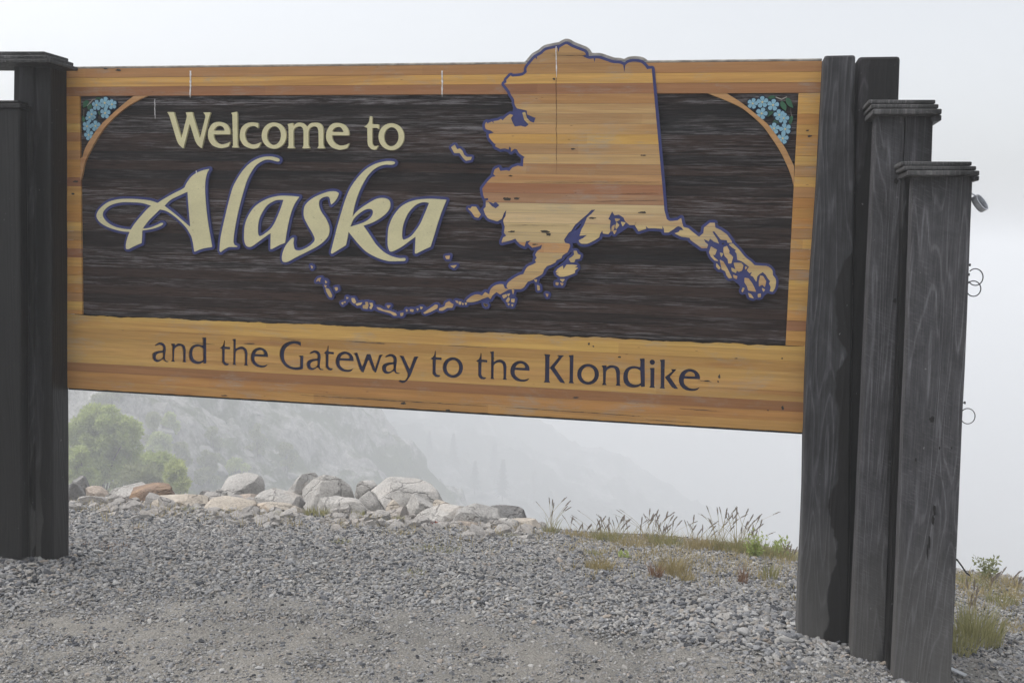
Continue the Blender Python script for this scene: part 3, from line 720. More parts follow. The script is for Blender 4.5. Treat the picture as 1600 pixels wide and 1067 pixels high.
for s in ('850,230! 900,225 940,280 965,375! 900,345 855,290!', '770,290! 800,270 860,340 855,425! 800,380 770,340!', '580,215! 640,185 700,210! 660,245 600,240!', '550,370! 600,400 675,435! 600,500 570,510!', '640,600! 700,550 790,600! 720,620 660,620!', '900,510! 960,500 950,580 920,640! 895,580!'):
    leaf(s, 'RF')
for pts, cr in (('240,250 330,150 400,150', 'LF'), ('190,300 185,400', 'LF'), ('700,210 790,245 870,205', 'RF'), ('930,380 930,440 945,510', 'RF')):
    ox, oy, k = CR[cr]; q = [sxz(ox+float(a.split(',')[0])/k, oy+float(a.split(',')[1])/k) for a in pts.split()]
    fill('leaf_stem', sdf_contour([], 0, .001, [q], .0016) if False else [[(x, z+.002) for x, z in q]+[(x, z-.002) for x, z in q[::-1]]], .006, .014, RIM, sign)

# ---------------------------------------------------------------- droppings, crack, scars
def streak(px, y0, y1, wpx, mat, y, name='white_streak', seed=0, wob=1.0):
    L, Rr = [], []
    n = max(6, int((y1-y0)/2.2)); rnd = random.Random(seed)
    x = px
    for k in range(n+1):
        t = k/n; x += rnd.uniform(-.5, .5)*wob
        ww = wpx*rnd.uniform(.45, 1.0)*(1 if t < .8 else (1-t)*5+.15)
        a = onY(x-ww/2, y0+(y1-y0)*t, y); b = onY(x+ww/2, y0+(y1-y0)*t, y)
        L.append((a[0], a[2])); Rr.append((b[0], b[2]))
    fill(name, [L+Rr[::-1]], y, y+.0014, mat, sign)
streak(297.5, 111, 153, 3.2, WHITE, -.0012, seed=1, wob=.5); streak(690.5, 111, 152, 3.0, WHITE, -.0012, seed=2, wob=.4)
streak(869, 73, 122, 2.0, WHITE, YM-.0012, seed=3, wob=.4); streak(242, 155, 186, 1.4, WHITE, .0108, seed=4, wob=.7); streak(306.5, 267, 273, 1.4, WHITE, -.0042, seed=5, wob=.2)
streak(869, 122, 273, .8, m_simple('crack', (.07, .035, .02), .9), YM-.0009, name='crack', seed=6, wob=.8)
SCAR = m_simple('scar', (.05, .042, .035), .95, var=.5, scale=90)
rs = random.Random(11)
def scar(px, py, wpx, hpx, y, mat=SCAR):
    c = []
    for k in range(14):
        a = 2*math.pi*k/14; f = rs.uniform(.6, 1.15); p = onY(px+wpx/2*f*math.cos(a), py+hpx/2*f*math.sin(a), y); c.append((p[0], p[2]))
    fill('scar', [c], y, y+.0012, mat, sign)
for x, y, w_, h_ in ((792, 311, 14, 6), (807, 310, 12, 4), (852, 362, 16, 4), (800, 362, 12, 3), (1004, 332, 14, 4), (925, 341, 14, 3), (857, 366, 9, 6), (735, 345, 9, 3), (895, 233, 8, 2.5), (798, 275, 7, 2.5), (866, 124, 5, 4), (1005, 243, 10, 2), (1120, 350, 4, 2), (836, 382, 10, 2)):
    scar(x, y, w_, h_, YM-.0009)
for x, y, w_, h_ in ((1124, 588, 4, 8), (1122, 596, 3, 3), (920, 537, 4, 4), (927, 541, 3, 3), (968, 558, 6, 3), (1105, 595, 10, 2), (118, 284, 9, 3), (114, 303, 5, 3), (1265, 213, 8, 4), (1262, 204, 6, 2.5), (185, 110, 9, 4), (165, 108, 7, 2), (630, 630, 8, 5), (900, 621, 12, 3), (390, 537, 20, 2)):
    scar(x, y, w_, h_, -.0009)

def hcrack(x0, y0, x1, y1, w_, y, seed):
    rnd = random.Random(seed); U, D = [], []
    n = max(8, int((x1-x0)/6))
    for k in range(n+1):
        t = k/n; q = w_*rnd.uniform(.25, 1)*math.sin(math.pi*min(.98, max(.02, t)))**.4; yy = y0+(y1-y0)*t+rnd.uniform(-.25, .25)
        a = onY(x0+(x1-x0)*t, yy-q/2, y); b = onY(x0+(x1-x0)*t, yy+q/2, y); U.append((a[0], a[2])); D.append((b[0], b[2]))
    fill('crack', [U+D[::-1]], y, y+.0010, SCAR, sign)
for k, (a, b, c_, d, w_) in enumerate(((470, 617, 760, 634.5, 1.3), (790, 636, 1000, 650, 1.0), (588, 536, 602, 537, 1.5), (545, 533, 600, 537.5, 1.1), (440, 530, 470, 531.5, .9), (1090, 594, 1112, 596.5, 1.2), (700, 540, 760, 543, .8), (130, 314, 122, 314, 1.0), (1062, 638, 1120, 642, 1.1), (300, 536, 335, 538, 1.0), (1010, 655, 1080, 660, .9))):
    if c_ > a: hcrack(a, b, c_, d, w_, -.0009, 50+k)
for x, y, w_, h_ in ((1223, 637, 4, 8), (1200, 641, 3, 2), (1150, 560, 5, 2), (1222, 560, 3, 3), (700, 641, 9, 3), (770, 560, 5, 3), (350, 618, 12, 2)): scar(x, y, w_, h_, -.0009)
for k, (a, b, c_, d, w_) in enumerate(((862, 86.5, 912, 87, .8), (820, 285, 1030, 285, .8), (930, 315, 1035, 313, .9), (795, 352, 890, 352, .8), (970, 303, 1030, 302, .8))): hcrack(a, b, c_, d, w_, YM-.0009, 80+k)
# ================================================================== THE POSTS
def timber(name, quad, yf, depth, mat, parent, color=(1, 1, 1, .5), bev=.006, wob=.0, seed=0, cuts=10, bulge=0):
    """quad: px corners (tl, tr, br, bl) of the front face standing on the plane Y = yf"""
    tl, tr, br, bl = [onY(x, y, yf) for x, y in quad]
    fr = [bl, br, tr, tl]; bk = [p+np.array([0, depth, 0]) for p in fr]
    bm = prism(fr, bk, bev, cuts=cuts, wob=wob, seed=seed)
    if bulge:
        xm = (tl[0]+tr[0])/2
        for v in bm.verts:
            if v.co.x < xm: v.co.x -= bulge*math.exp(-((v.co.z-1.35)/.55)**2)
    return bm_obj(name, bm, mat, parent, color=color, smooth=False)
def base_of(px, py, y):
    p = onY(px, py, y); return (p[0], y, 0)
def cap_boards(parent, boards, mat=GREYWOOD):
    cap = None
    for k, (x0, x1, yt, yb, yf, yk) in enumerate(boards):
        a, b = onY(x0, yt, yf), onY(x1, yt, yf); c = onY(x0, yb, yf)
        h = a[2]-c[2]
        bm = box(a[0], b[0], yf, yk, a[2]-h+.0006, a[2]-.0006, .004)
        for v in bm.verts:     # follow the very slight slope of the photographed cap
            v.co.z += (b[2]-a[2])*(v.co.x-a[0])/(b[0]-a[0])*.9
            v.co.z += .0015*mnoise.noise(v.co*9)
        bm_obj('cap_board', bm, mat, parent, color=(1.25, 1.25, 1.2, .7))

# --- left, carrying the sign
YL = -.125
p = thing('sign_post', 'tall black post with angled cap at the left end of the sign board', 'post', base_of(60, 880, YL), 'stepped timber posts either side of the sign')
timber('front_timber', ((20, 98), (51, 98), (52, 884), (26, 884)), YL-.02, .20, BLACKWOOD, p, (.6, .6, .6, .75), .012, .006, 3)
timber('side_timber', ((49, 99), (79, 99), (82, 884), (50, 885)), YL, .14, BLACKWOOD, p, (.62, .6, .59, .55), .012, .005, 4)
cap_boards(p, ((-70, 69, 80.5, 86.0, -.235, -.05), (-74, 72, 86.0, 92, -.245, -.035), (-78, 75, 92, 98.5, -.255, -.025)))
# --- left, outer and lower
p = thing('sign_post', 'lower black post at the left edge of the photo, beside the capped one', 'post', base_of(0, 870, -.32), 'stepped timber posts either side of the sign')
timber('front_timber', ((-130, 166), (31, 168), (34, 875), (-90, 872)), -.225, .062, BLACKWOOD, p, (.5, .5, .52, .35), .010, .005, 9)
cap_boards(p, ((-150, 28, 157, 162.0, -.235, -.165), (-150, 31, 162.0, 169, -.245, -.155)), BLACKWOOD)
# --- right, carrying the sign
p = thing('sign_post', 'tallest right-hand post of two black timbers with stained faces, touching the sign board', 'post', base_of(1290, 1006, -.08), 'stepped timber posts either side of the sign')
timber('front_timber', ((1288, 87), (1337, 86), (1326, 1006), (1245, 1012)), -.10, .155, BLACKWOOD, p, (1, 1, 1, .62), .010, .003, 12, bulge=.016)
timber('rear_timber', ((1341, 89), (1407, 88), (1375, 1010), (1318, 1010)), -.07, .20, BLACKWOOD, p, (.8, .76, .76, -.1), .012, .004, 15)
# --- right, middle
p = thing('sign_post', 'grey-black post of medium height with three-board cap, between its two neighbours', 'post', base_of(1365, 1035, -.24), 'stepped timber posts either side of the sign')
timber('front_timber', ((1370, 176), (1414.2, 177), (1381, 1040), (1330, 1040)), -.245, .12, GREYWOOD, p, (.95, .95, .97, .85), .004, .0025, 21)
timber('front_timber', ((1415.2, 177), (1458, 177), (1430, 1040), (1382, 1040)), -.243, .12, GREYWOOD, p, (.8, .8, .82, .35), .004, .0025, 22)
cap_boards(p, ((1357, 1462, 156, 162.7, -.275, -.06), (1361, 1467, 163, 169.8, -.295, -.05), (1364, 1472, 170.2, 179, -.315, -.04)))
bm_obj('cap_trim', box(onY(1457, 180, -.29)[0], onY(1471.5, 180, -.29)[0], -.29, -.05, onY(1460, 189, -.29)[2], onY(1460, 180, -.29)[2], .003), GREYWOOD, p, color=(.8, .8, .8, .4))
# --- right, outer
p3 = thing('sign_post', 'lowest and nearest right-hand post, single wide grey plank with knots and a stepped cap', 'post', base_of(1440, 1075, -.38), 'stepped timber posts either side of the sign')
timber('front_timber', ((1428, 272), (1521, 273), (1484.5, 1090), (1394, 1090)), -.385, .085, GREYWOOD, p3, (1.1, 1.1, 1.12, 1.15), .004, .003, 31)
timber('rear_timber', ((1412, 275), (1428, 275), (1398, 1088), (1386, 1088)), -.31, .08, BLACKWOOD, p3, (.5, .5, .5, .1), .004, .002, 33)
cap_boards(p3, ((1408, 1519, 252, 258.8, -.415, -.20), (1412, 1526, 259.0, 266.0, -.435, -.19), (1418, 1531, 266.2, 274.5, -.455, -.18)))
bm_obj('cap_trim', box(onY(1521, 275, -.43)[0], onY(1530.5, 275, -.43)[0], -.43, -.19, onY(1525, 282.5, -.43)[2], onY(1525, 275, -.43)[2], .003), GREYWOOD, p3, color=(.8, .8, .8, .4))
# a knot and its ring on the big plank
KN = m_simple('knot', (.014, .013, .013), .8, var=.5, scale=80)
for x, y, a, b_ in ((1456, 655, 4, 5), (1460, 797, 2.2, 9), (1458, 812, 2.4, 8), (1452, 846, 1.8, 11), (1449, 862, 1.2, 12), (1398, 470, 3, 4), (1400, 283, 4, 5), (1468, 700, 1.2, 3), (1431, 718, 1.4, 3), (1487, 700, 1.2, 2)):
    yp = -.3885 if x > 1420 else -.2485
    c = []
    for k in range(18):
        t = 2*math.pi*k/18; f = random.uniform(.7, 1.15); q = onY(x+a*f*math.cos(t), y+b_*f*math.sin(t), yp); c.append((q[0], q[2]))
    fill('knot', [c], yp, yp+.003, KN, p3)

# --- steel straps and wire hooks on the outer face of the lowest post
def tube(pts, r, n=8, closed=False):
    bm = bmesh.new(); P = [Vector(q) for q in pts]; rings = []
    for i, q in enumerate(P):
        a = P[max(0, i-1)]; b = P[min(len(P)-1, i+1)]; d = (b-a).normalized()
        u = d.orthogonal().normalized() if i == 0 else (u-d*u.dot(d)).normalized()
        v = d.cross(u)
        rings.append([bm.verts.new(q+(u*math.cos(2*math.pi*k/n)+v*math.sin(2*math.pi*k/n))*r) for k in range(n)])
    for a, b in zip(rings, rings[1:]):
        for k in range(n): bm.faces.new((a[k], a[(k+1) % n], b[(k+1) % n], b[k]))
    bm.faces.new(rings[0][::-1]); bm.faces.new(rings[-1])
    return bm
YH = -.36
def ring_hook(px, py, rx, ry, label, r=.0016, a0=-2.6, a1=2.4):
    c = onY(px, py, YH); L = []
    for k in range(25):
        t = a0+(a1-a0)*k/24; q = onY(px+rx*math.cos(t), py-ry*math.sin(t), YH-.008*math.sin(t)); L.append(q)
    o = bm_obj('wire_hook', tube(L, r), DARKMETAL, None, smooth=True); tag(o, label, 'hook', 'wire hooks on the lowest post')
ring_hook(1524, 433, 12, 13, 'upper of the two overlapping dark wire loops on the right post', .0022)
ring_hook(1521, 451, 11.5, 12, 'lower of the two overlapping dark wire loops on the right post', .0022)
ring_hook(1512, 650, 11.5, 12, 'single dark wire loop low on the right edge of the post', .0018)
for (x, y) in ((1514, 414), (1512.5, 429), (1506, 629)):
    a = onY(x-4, y, YH); b = onY(x+2.5, y, YH)
    bm = tube([a, a*.3+b*.7], .0025); 
    bb = tube([a*.3+b*.7, b], .0055); me = bpy.data.meshes.new('t'); bb.to_mesh(me); bb.free(); bm.from_mesh(me); bpy.data.meshes.remove(me)
    bm_obj('bolt', bm, DARKMETAL, p3, smooth=True)
# folded steel band
c = onY(1531, 318, YH)
ax = (onY(1540, 329, YH)-onY(1522, 304, YH)); ax = ax/np.linalg.norm(ax)
ax = Vector(ax); sidev = Vector((.45, -.85, .25)).normalized(); nrm = ax.cross(sidev).normalized(); sidev = nrm.cross(ax).normalized()
bm = bmesh.new(); rings = []
for k in range(28):
    t = 2*math.pi*k/28; ctr = Vector(c)+ax*(.034*math.cos(t))+nrm*(.014*math.sin(t))
    rr = 1.0; o_ = (ax*math.cos(t)+nrm*math.sin(t)*1.6).normalized()*.0012
    rings.append([bm.verts.new(ctr+sidev*s*.016+o_*d) for s, d in ((-1, -1), (1, -1), (1, 1), (-1, 1))])
for k in range(28):
    a, b = rings[k], rings[(k+1) % 28]
    for j in range(4): bm.faces.new((a[j], a[(j+1) % 4], b[(j+1) % 4], b[j]))
strap = bm_obj('steel_band', bm, STEEL, None, smooth=True, sharp=40)
tag(strap, 'shiny folded steel band hanging from the right post near its cap', 'band')
q0 = onY(1514, 300, YH); q1 = onY(1524, 306, YH)
bm_obj('hanger', tube([q0, q1], .003), STEEL, strap, smooth=True)
# black rubber strap low down
pts = [(1487, 869), (1495, 873), (1503, 884), (1509, 893), (1514, 897)]
bm = bmesh.new(); rr = []
for k, (x, y) in enumerate(pts):
    c = onY(x, y, -.30); h = (.010, .011, .012, .016, .013)[k]
    rr.append([bm.verts.new(tuple(c+np.array(d))) for d in ((0, -h, .004), (0, h, -.006), (.004, h, -.011), (.004, -h, -.003))])
for a, b in zip(rr, rr[1:]):
    for j in range(4): bm.faces.new((a[j], a[(j+1) % 4], b[(j+1) % 4], b[j]))
bm.faces.new(rr[0][::-1]); bm.faces.new(rr[-1])
o = bm_obj('rubber_strap', bm, m_simple('rubber', (.012, .014, .013), .6), None); tag(o, 'black rubber strap poking out low behind the right post', 'strap')

# ================================================================== THE GROUND
def g0(x, y):
    x = np.asarray(x, float); y = np.asarray(y, float)
    s = np.clip(y-.15, 0, None); z = -.15*(s*s/(s+.35))
    for (bx, by, bh, br) in ((-2.0, -.16, .045, .45), (-2.5, -.3, .05, .45), (1.9, -.30, .03, .35), (1.55, -.05, .035, .3)):
        z = z+bh*np.exp(-((x-bx)**2+(y-by)**2)/br**2)
    z = z+.012*np.sin(x*1.7+.6)*np.cos(y*1.3)+.006*np.sin(x*5.1+y*3.3)
    return z
def hit(px, py, f=g0):
    d = ray(px, py); v = 2.0
    lo, hi = 1.5, 40.0
    for _ in range(400):
        p = CAM+d*lo
        if p[2] <= f(p[0], p[1]): break
        lo += .04
    for _ in range(20):
        a = lo-.04; mid = (a+lo)/2; p = CAM+d*mid
        if p[2] <= f(p[0], p[1]): lo = mid
        else: lo = mid+.04-.0; lo = min(lo, a+.04); break
    return CAM+d*lo
lip_px = ((60, 783), (200, 790), (400, 803), (600, 812), (700, 820), (850, 828), (1000, 838), (1150, 852), (1250, 864), (1400, 884), (1600, 907), (1700, 918))
lipw = np.array([hit(x, y)[:2] for x, y in lip_px])
lx, ly = lipw[:, 0], lipw[:, 1]
print('LIP', [tuple(np.round(q, 2)) for q in lipw])
def lip_y(x):
    x = np.asarray(x, float)
    y = np.interp(x, lx, ly)
    return y+np.where(x < lx[0], (x-lx[0])*-.25, 0)
def gz(x, y):
    z = g0(x, y); s = np.clip(y-lip_y(x)-.05, 0, None)
    left = 1/(1+np.exp((x-.3)/.5))              # rubble bank is gentler on the left
    sl = .75-.22*left
    return z-sl*(s*s/(s+.4))
FOG = .0056
K = 3.7; K2 = 3.9
def fbm(P, sc, seed, oct=4, rough=.5):
    out = np.zeros(len(P)); a = 1.0
    for o in range(oct):
        f = sc*2**o
        out += a*np.array([mnoise.noise(Vector((p[0]*f+seed, p[1]*f-seed, p[2]*f+seed*.37))) for p in P]); a *= rough
    return out
def sheet(name, xs, ys, zf, mat, label=None, kind='structure'):
    X, Y = np.meshgrid(xs, ys); Zz = np.maximum(zf(X, Y), -135.0)
    nx, ny = len(xs), len(ys)
    V = np.stack([X.ravel(), Y.ravel(), Zz.ravel()], 1)
    i = np.arange(ny-1)[:, None]*nx+np.arange(nx-1)[None, :]
    Fc = np.stack([i, i+1, i+1+nx, i+nx], -1).reshape(-1, 4)
    me = bpy.data.meshes.new(name); me.vertices.add(len(V)); me.vertices.foreach_set('co', V.ravel())
    me.loops.add(Fc.size); me.loops.foreach_set('vertex_index', Fc.ravel()); me.polygons.add(len(Fc))
    me.polygons.foreach_set('loop_start', np.arange(0, Fc.size, 4)); me.polygons.foreach_set('loop_total', np.full(len(Fc), 4))
    me.update(); me.validate()
    o = obj(name, None, None, mat, None, mesh=me, smooth=True); tag(o, label, kind=kind); return o
def axis(fine0, fine1, st, far, k=1.18):
    a = list(np.arange(fine0, fine1, st)); s = st
    while a[-1] < far: s *= k; a.append(a[-1]+s)
    s = st
    while a[0] > -far: s *= k; a.insert(0, a[0]-s)
    return np.array(a)
def m_ground():
    m, t, b = mat_new('grit', .95, .15); N = NB(t); tc = N.n('ShaderNodeTexCoord'); P = tc.outputs['Object']
    big = N.noise(P, 1.3, 6, .65, .5); mid = N.noise(P, 9, 6, .7, .3); fn = N.noise(P, 140, 4, .75)
    vo = N.n('ShaderNodeTexVoronoi'); vo.inputs['Scale'].default_value = 95; N.l(P, vo.inputs['Vector'])
    c = N.mix(N.ramp(big, [(.35, 0.0), (.65, 1.0)]), (.245, .234, .212), (.175, .170, .158))
    c = N.mix(.75, c, N.ramp(mid, [(.3, .72), (.5, 1.0), (.72, 1.2)]), 'MULTIPLY')
    c = N.mix(.9, c, N.ramp(fn, [(.3, .45), (.5, 1.0), (.72, 1.6)]), 'MULTIPLY')
    c = N.mix(.6, c, N.mix(1.0, vo.outputs['Color'], (1.3, 1.3, 1.3), 'MULTIPLY'), 'OVERLAY') if False else c
    N.l(c, b.inputs['Base Color'])
    N.bump(N.math('ADD', N.math('MULTIPLY', fn, .5), N.math('ADD', N.math('MULTIPLY', vo.outputs['Distance'], -.8), mid)), b, .9, .008)
    return m
GROUND = m_ground()
xs = axis(-8, 5.5, .045, 1500); ys = axis(-6.0, 8.0, .045, 1500)
def gzn(X, Y):
    Z = gz(X, Y)
    P = np.stack([X.ravel(), Y.ravel(), 0*X.ravel()], 1)
    near = (np.abs(P[:, 0]) < 9) & (P[:, 1] > -6.2) & (P[:, 1] < 8.5)
    d = np.zeros(len(P)); d[near] = .007*fbm(P[near], 6.0, 3.1, 3)
    return Z+d.reshape(Z.shape)
sheet('ground', xs, ys, gzn, GROUND)

# ---------------------------------------------------------------- gravel (geometry nodes)
def m_pebble():
    m, t, b = mat_new('pebble', .85, .25); N = NB(t); oi = N.n('ShaderNodeObjectInfo')
    c = N.ramp(oi.outputs['Random'], [(0, (.035, .037, .042)), (.12, (.09, .094, .104)), (.28, (.21, .215, .225)), (.5, (.28, .275, .268)), (.68, (.25, .235, .215)), (.8, (.38, .375, .365)), (.9, (.22, .225, .235)), (.975, (.30, .255, .21)), (1, (.42, .42, .41))])
    n = N.noise(N.objcoord((3,)*3), 1, 4, .7)
    c = N.mix(.8, c, N.ramp(n, [(.3, .7), (.7, 1.25)]), 'MULTIPLY')
    N.l(c, b.inputs['Base Color']); return m
PEB = m_pebble()
def gravel(name, P, S, Rr, sub=2):
    me = bpy.data.meshes.new(name); me.vertices.add(len(P)); me.vertices.foreach_set('co', P.ravel())
    a = me.attributes.new('scl', 'FLOAT_VECTOR', 'POINT'); a.data.foreach_set('vector', S.ravel())
    a = me.attributes.new('rot', 'FLOAT_VECTOR', 'POINT'); a.data.foreach_set('vector', Rr.ravel())
    me.materials.append(PEB)
    o = bpy.data.objects.new(name, me); COL.objects.link(o)
    g = bpy.data.node_groups.new(name, 'GeometryNodeTree')
    g.interface.new_socket('Geometry', in_out='INPUT', socket_type='NodeSocketGeometry')
    g.interface.new_socket('Geometry', in_out='OUTPUT', socket_type='NodeSocketGeometry')
    N = g.nodes; L = g.links
    gi_ = N.new('NodeGroupInput'); go = N.new('NodeGroupOutput')
    g2i = N.new('GeometryNodeGeometryToInstance')
    for k in range(7):
        ic = N.new('GeometryNodeMeshIcoSphere'); ic.inputs['Radius'].default_value = 1; ic.inputs['Subdivisions'].default_value = sub
        sp = N.new('GeometryNodeSetPosition'); no = N.new('ShaderNodeTexNoise'); no.noise_dimensions = '4D'
        no.inputs['Scale'].default_value = .75; no.inputs['Detail'].default_value = 1.0; no.inputs['W'].default_value = k*3.7+.4
        sb = N.new('ShaderNodeVectorMath'); sb.operation = 'SUBTRACT'; sb.inputs[1].default_value = (.5, .5, .5)
        ml = N.new('ShaderNodeVectorMath'); ml.operation = 'SCALE'; ml.inputs['Scale'].default_value = 1.5
        L.new(no.outputs['Color'], sb.inputs[0]); L.new(sb.outputs[0], ml.inputs[0]); L.new(ml.outputs[0], sp.inputs['Offset'])
        L.new(ic.outputs['Mesh'], sp.inputs['Geometry'])
        sm = N.new('GeometryNodeSetMaterial'); sm.inputs['Material'].default_value = PEB
        L.new(sp.outputs[0], sm.inputs['Geometry']); L.new(sm.outputs[0], g2i.inputs[0])
    m2p = N.new('GeometryNodeMeshToPoints'); L.new(gi_.outputs[0], m2p.inputs['Mesh'])
    iop = N.new('GeometryNodeInstanceOnPoints'); L.new(m2p.outputs[0], iop.inputs['Points']); L.new(g2i.outputs[0], iop.inputs['Instance'])
    iop.inputs['Pick Instance'].default_value = True
    ri = N.new('FunctionNodeRandomValue'); ri.data_type = 'INT'
    for s in ri.inputs:
        if s.type == 'INT' and s.name == 'Min': s.default_value = 0
        if s.type == 'INT' and s.name == 'Max': s.default_value = 6
    ro = [s for s in ri.outputs if s.type == 'INT'][0]; L.new(ro, iop.inputs['Instance Index'])
    for nm, sock in (('scl', 'Scale'), ('rot', 'Rotation')):
        na = N.new('GeometryNodeInputNamedAttribute'); na.data_type = 'FLOAT_VECTOR'; na.inputs['Name'].default_value = nm
        L.new([s for s in na.outputs if s.enabled and s.name == 'Attribute'][0], iop.inputs[sock])
    L.new(iop.outputs[0], go.inputs[0])
    md = o.modifiers.new('scatter', 'NODES'); md.node_group = g
    tag(o, kind='stuff'); return o
# boundary between the packed grit in front and the loose gravel, as drawn in the photograph
bnd = np.array([hit(x, y)[:2] for x, y in ((-150, 975), (0, 955), (110, 925), (300, 935), (500, 958), (800, 972), (1000, 985), (1250, 1030), (1500, 1050), (1750, 1040))])
def zone(x, y):                                # >0 in loose gravel (metres beyond the boundary)
    return y-np.interp(x, bnd[:, 0], bnd[:, 1])
nmod = lambda x, y: .5*np.sin(x*2.1+np.sin(y*3.1)*1.3)+.5*np.sin(y*4.3+x*1.1)
def scatter(n, x0, x1, y0, y1):
    return rng.uniform(x0, x1, n), rng.uniform(y0, y1, n)
x, y = scatter(980000, -7.5, 4.6, -2.6, 5.8)
v = (np.stack([x, y, 0*x], 1)-CAM)@FW; u = (np.stack([x, y, 0*x], 1)-CAM)@RT
keep = (np.abs(u) < .56*v+.5) & (v > 2.6) & (y < lip_y(x)+.35)
x, y = x[keep], y[keep]; z_ = zone(x, y)+.10*nmod(x, y)
loose = 1/(1+np.exp(-z_/.09))
r = rng.random(len(x)); keep = r < loose*.93+.03+.12*(.5+.5*np.sin(x*2.7+np.sin(y*4+x)*1.7)*np.sin(y*5.3-x*1.3))
x, y, loose = x[keep], y[keep], loose[keep]
s = np.exp(rng.normal(math.log(.0053), .36, len(x))).clip(.0024, .016)
s *= np.where(loose < .5, .75, 1.0)
nearpost = np.exp(-((x+2.2)**2+(y+.35)**2)/.5**2)+np.exp(-((x-1.6)**2+(y+.25)**2)/.45**2); s *= 1+.7*nearpost
P = np.stack([x, y, gz(x, y)+s*rng.uniform(.05, .75, len(x))*loose+s*.12], 1)
S = np.stack([s*rng.uniform(.85, 1.6, len(x)), s*rng.uniform(.7, 1.1, len(x)), s*rng.uniform(.4, .75, len(x))], 1)
Rr = np.stack([rng.normal(0, .35, len(x)), rng.normal(0, .35, len(x)), rng.uniform(0, 6.28, len(x))], 1)
gravel('loose_gravel', P, S, Rr); print('pebbles', len(x))
x, y = scatter(520000, -5.0, 4.0, -2.9, 1.6)
v = (np.stack([x, y, 0*x], 1)-CAM)@FW; u = (np.stack([x, y, 0*x], 1)-CAM)@RT
keep = (np.abs(u) < .56*v+.3) & (v > 2.6); x, y = x[keep], y[keep]
z_ = zone(x, y)+.10*nmod(x, y); keep = rng.random(len(x)) < np.where(z_ < .25, .95, .1)*(.6+.4*np.sin(x*3+np.sin(y*5)*2)*np.sin(y*7+x)); x, y = x[keep], y[keep]
s = np.exp(rng.normal(math.log(.0036), .5, len(x))).clip(.0018, .014)
P = np.stack([x, y, gz(x, y)+s*.15], 1)
S = np.stack([s*rng.uniform(.8, 1.5, len(x)), s*rng.uniform(.7, 1.1, len(x)), s*rng.uniform(.4, .8, len(x))], 1)
Rr = np.stack([rng.normal(0, .3, len(x)), rng.normal(0, .3, len(x)), rng.uniform(0, 6.28, len(x))], 1)
gravel('fine_grit', P, S, Rr, 1); print('grit', len(x))

# ---------------------------------------------------------------- boulders on the rim
_ico = {}
def ico(sub):
    if sub not in _ico:
        bm = bmesh.new(); bmesh.ops.create_icosphere(bm, subdivisions=sub, radius=1)
        _ico[sub] = (np.array([v.co[:] for v in bm.verts]), [[v.index for v in f.verts] for f in bm.faces]); bm.free()
    V, Fc = _ico[sub]; return V.copy(), Fc
def rock_shape(seed, cuts=20, sub=4, flat=None):
    r = np.random.default_rng(seed); V, Fc = ico(sub)
    V = np.sign(V)*np.abs(V)**.88
    for k in range(cuts):
        n = r.normal(size=3); n[2] = abs(n[2])*.8 if k % 3 else n[2]; n /= np.linalg.norm(n); d = r.uniform(.46, .80)
        h = V@n-d; m_ = h > 0; V[m_] -= np.outer(h[m_]*.97, n)
    V *= 1+.045*fbm(V, 1.9, seed*1.3, 5, .6)[:, None]
    V += .012*np.stack([fbm(V, 9, seed+k*7.7, 2) for k in range(3)], 1)
    lo, hi = V.min(0), V.max(0); return (V-(lo+hi)/2)/((hi-lo)/2), Fc
GPALE, GMID, GTAN, GBRN, GCRM, GDRK = (.42, .405, .385), (.36, .35, .335), (.38, .325, .28), (.25, .185, .145), (.43, .385, .33), (.24, .235, .23)
def boulder(x0, x1, yt, yb, dv, color, label, seed, rust=.3, tilt=0.0, sub=4, group='boulders along the edge of the pull-out'):
    xc = (x0+x1)/2; e_ = (x1-x0)*.09; x0 -= e_; x1 += e_; rust *= .7
    lipd = np.interp(xc, [a for a, _ in lip_px], [b for _, b in lip_px]); h = hit(xc, lipd); v = (h-CAM)@FW+dv
    c = at(xc, (yt+yb)/2, v); wx = (x1-x0)/F*v/2; hz = (yb-yt)/F*v/2
    c = c-np.array([0, 0, hz*.35]); hz *= 1.28; wy = max(wx*.75, hz*.9)
    c = c+np.array([FW[0], FW[1], 0])*wy*.25
    V, Fc = rock_shape(seed, sub=sub)
    ca, sa = math.cos(tilt), math.sin(tilt)
    X, Z = V[:, 0]*wx, V[:, 2]*hz
    V2 = np.stack([X*ca-Z*sa, V[:, 1]*wy, X*sa+Z*ca], 1)
    k = np.array([wx, 1, hz])/np.array([np.abs(V2[:, 0]).max(), 1, np.abs(V2[:, 2]).max()]); V2 *= k
    W_ = c+np.outer(V2[:, 0], RT*[1, 1, 0]/np.linalg.norm(RT[:2]))+np.outer(V2[:, 1], np.array([FW[0], FW[1], 0]))+np.outer(V2[:, 2], [0, 0, 1])
    base = Vector((c[0], c[1], W_[:, 2].min()))
    o = obj('boulder', W_, Fc, ROCK, None, color=(*color, rust), smooth=True, sharp=24)
    o.data.transform(Matrix.Translation(-base)); o.location = base
    tag(o, label, 'boulder', group); return o
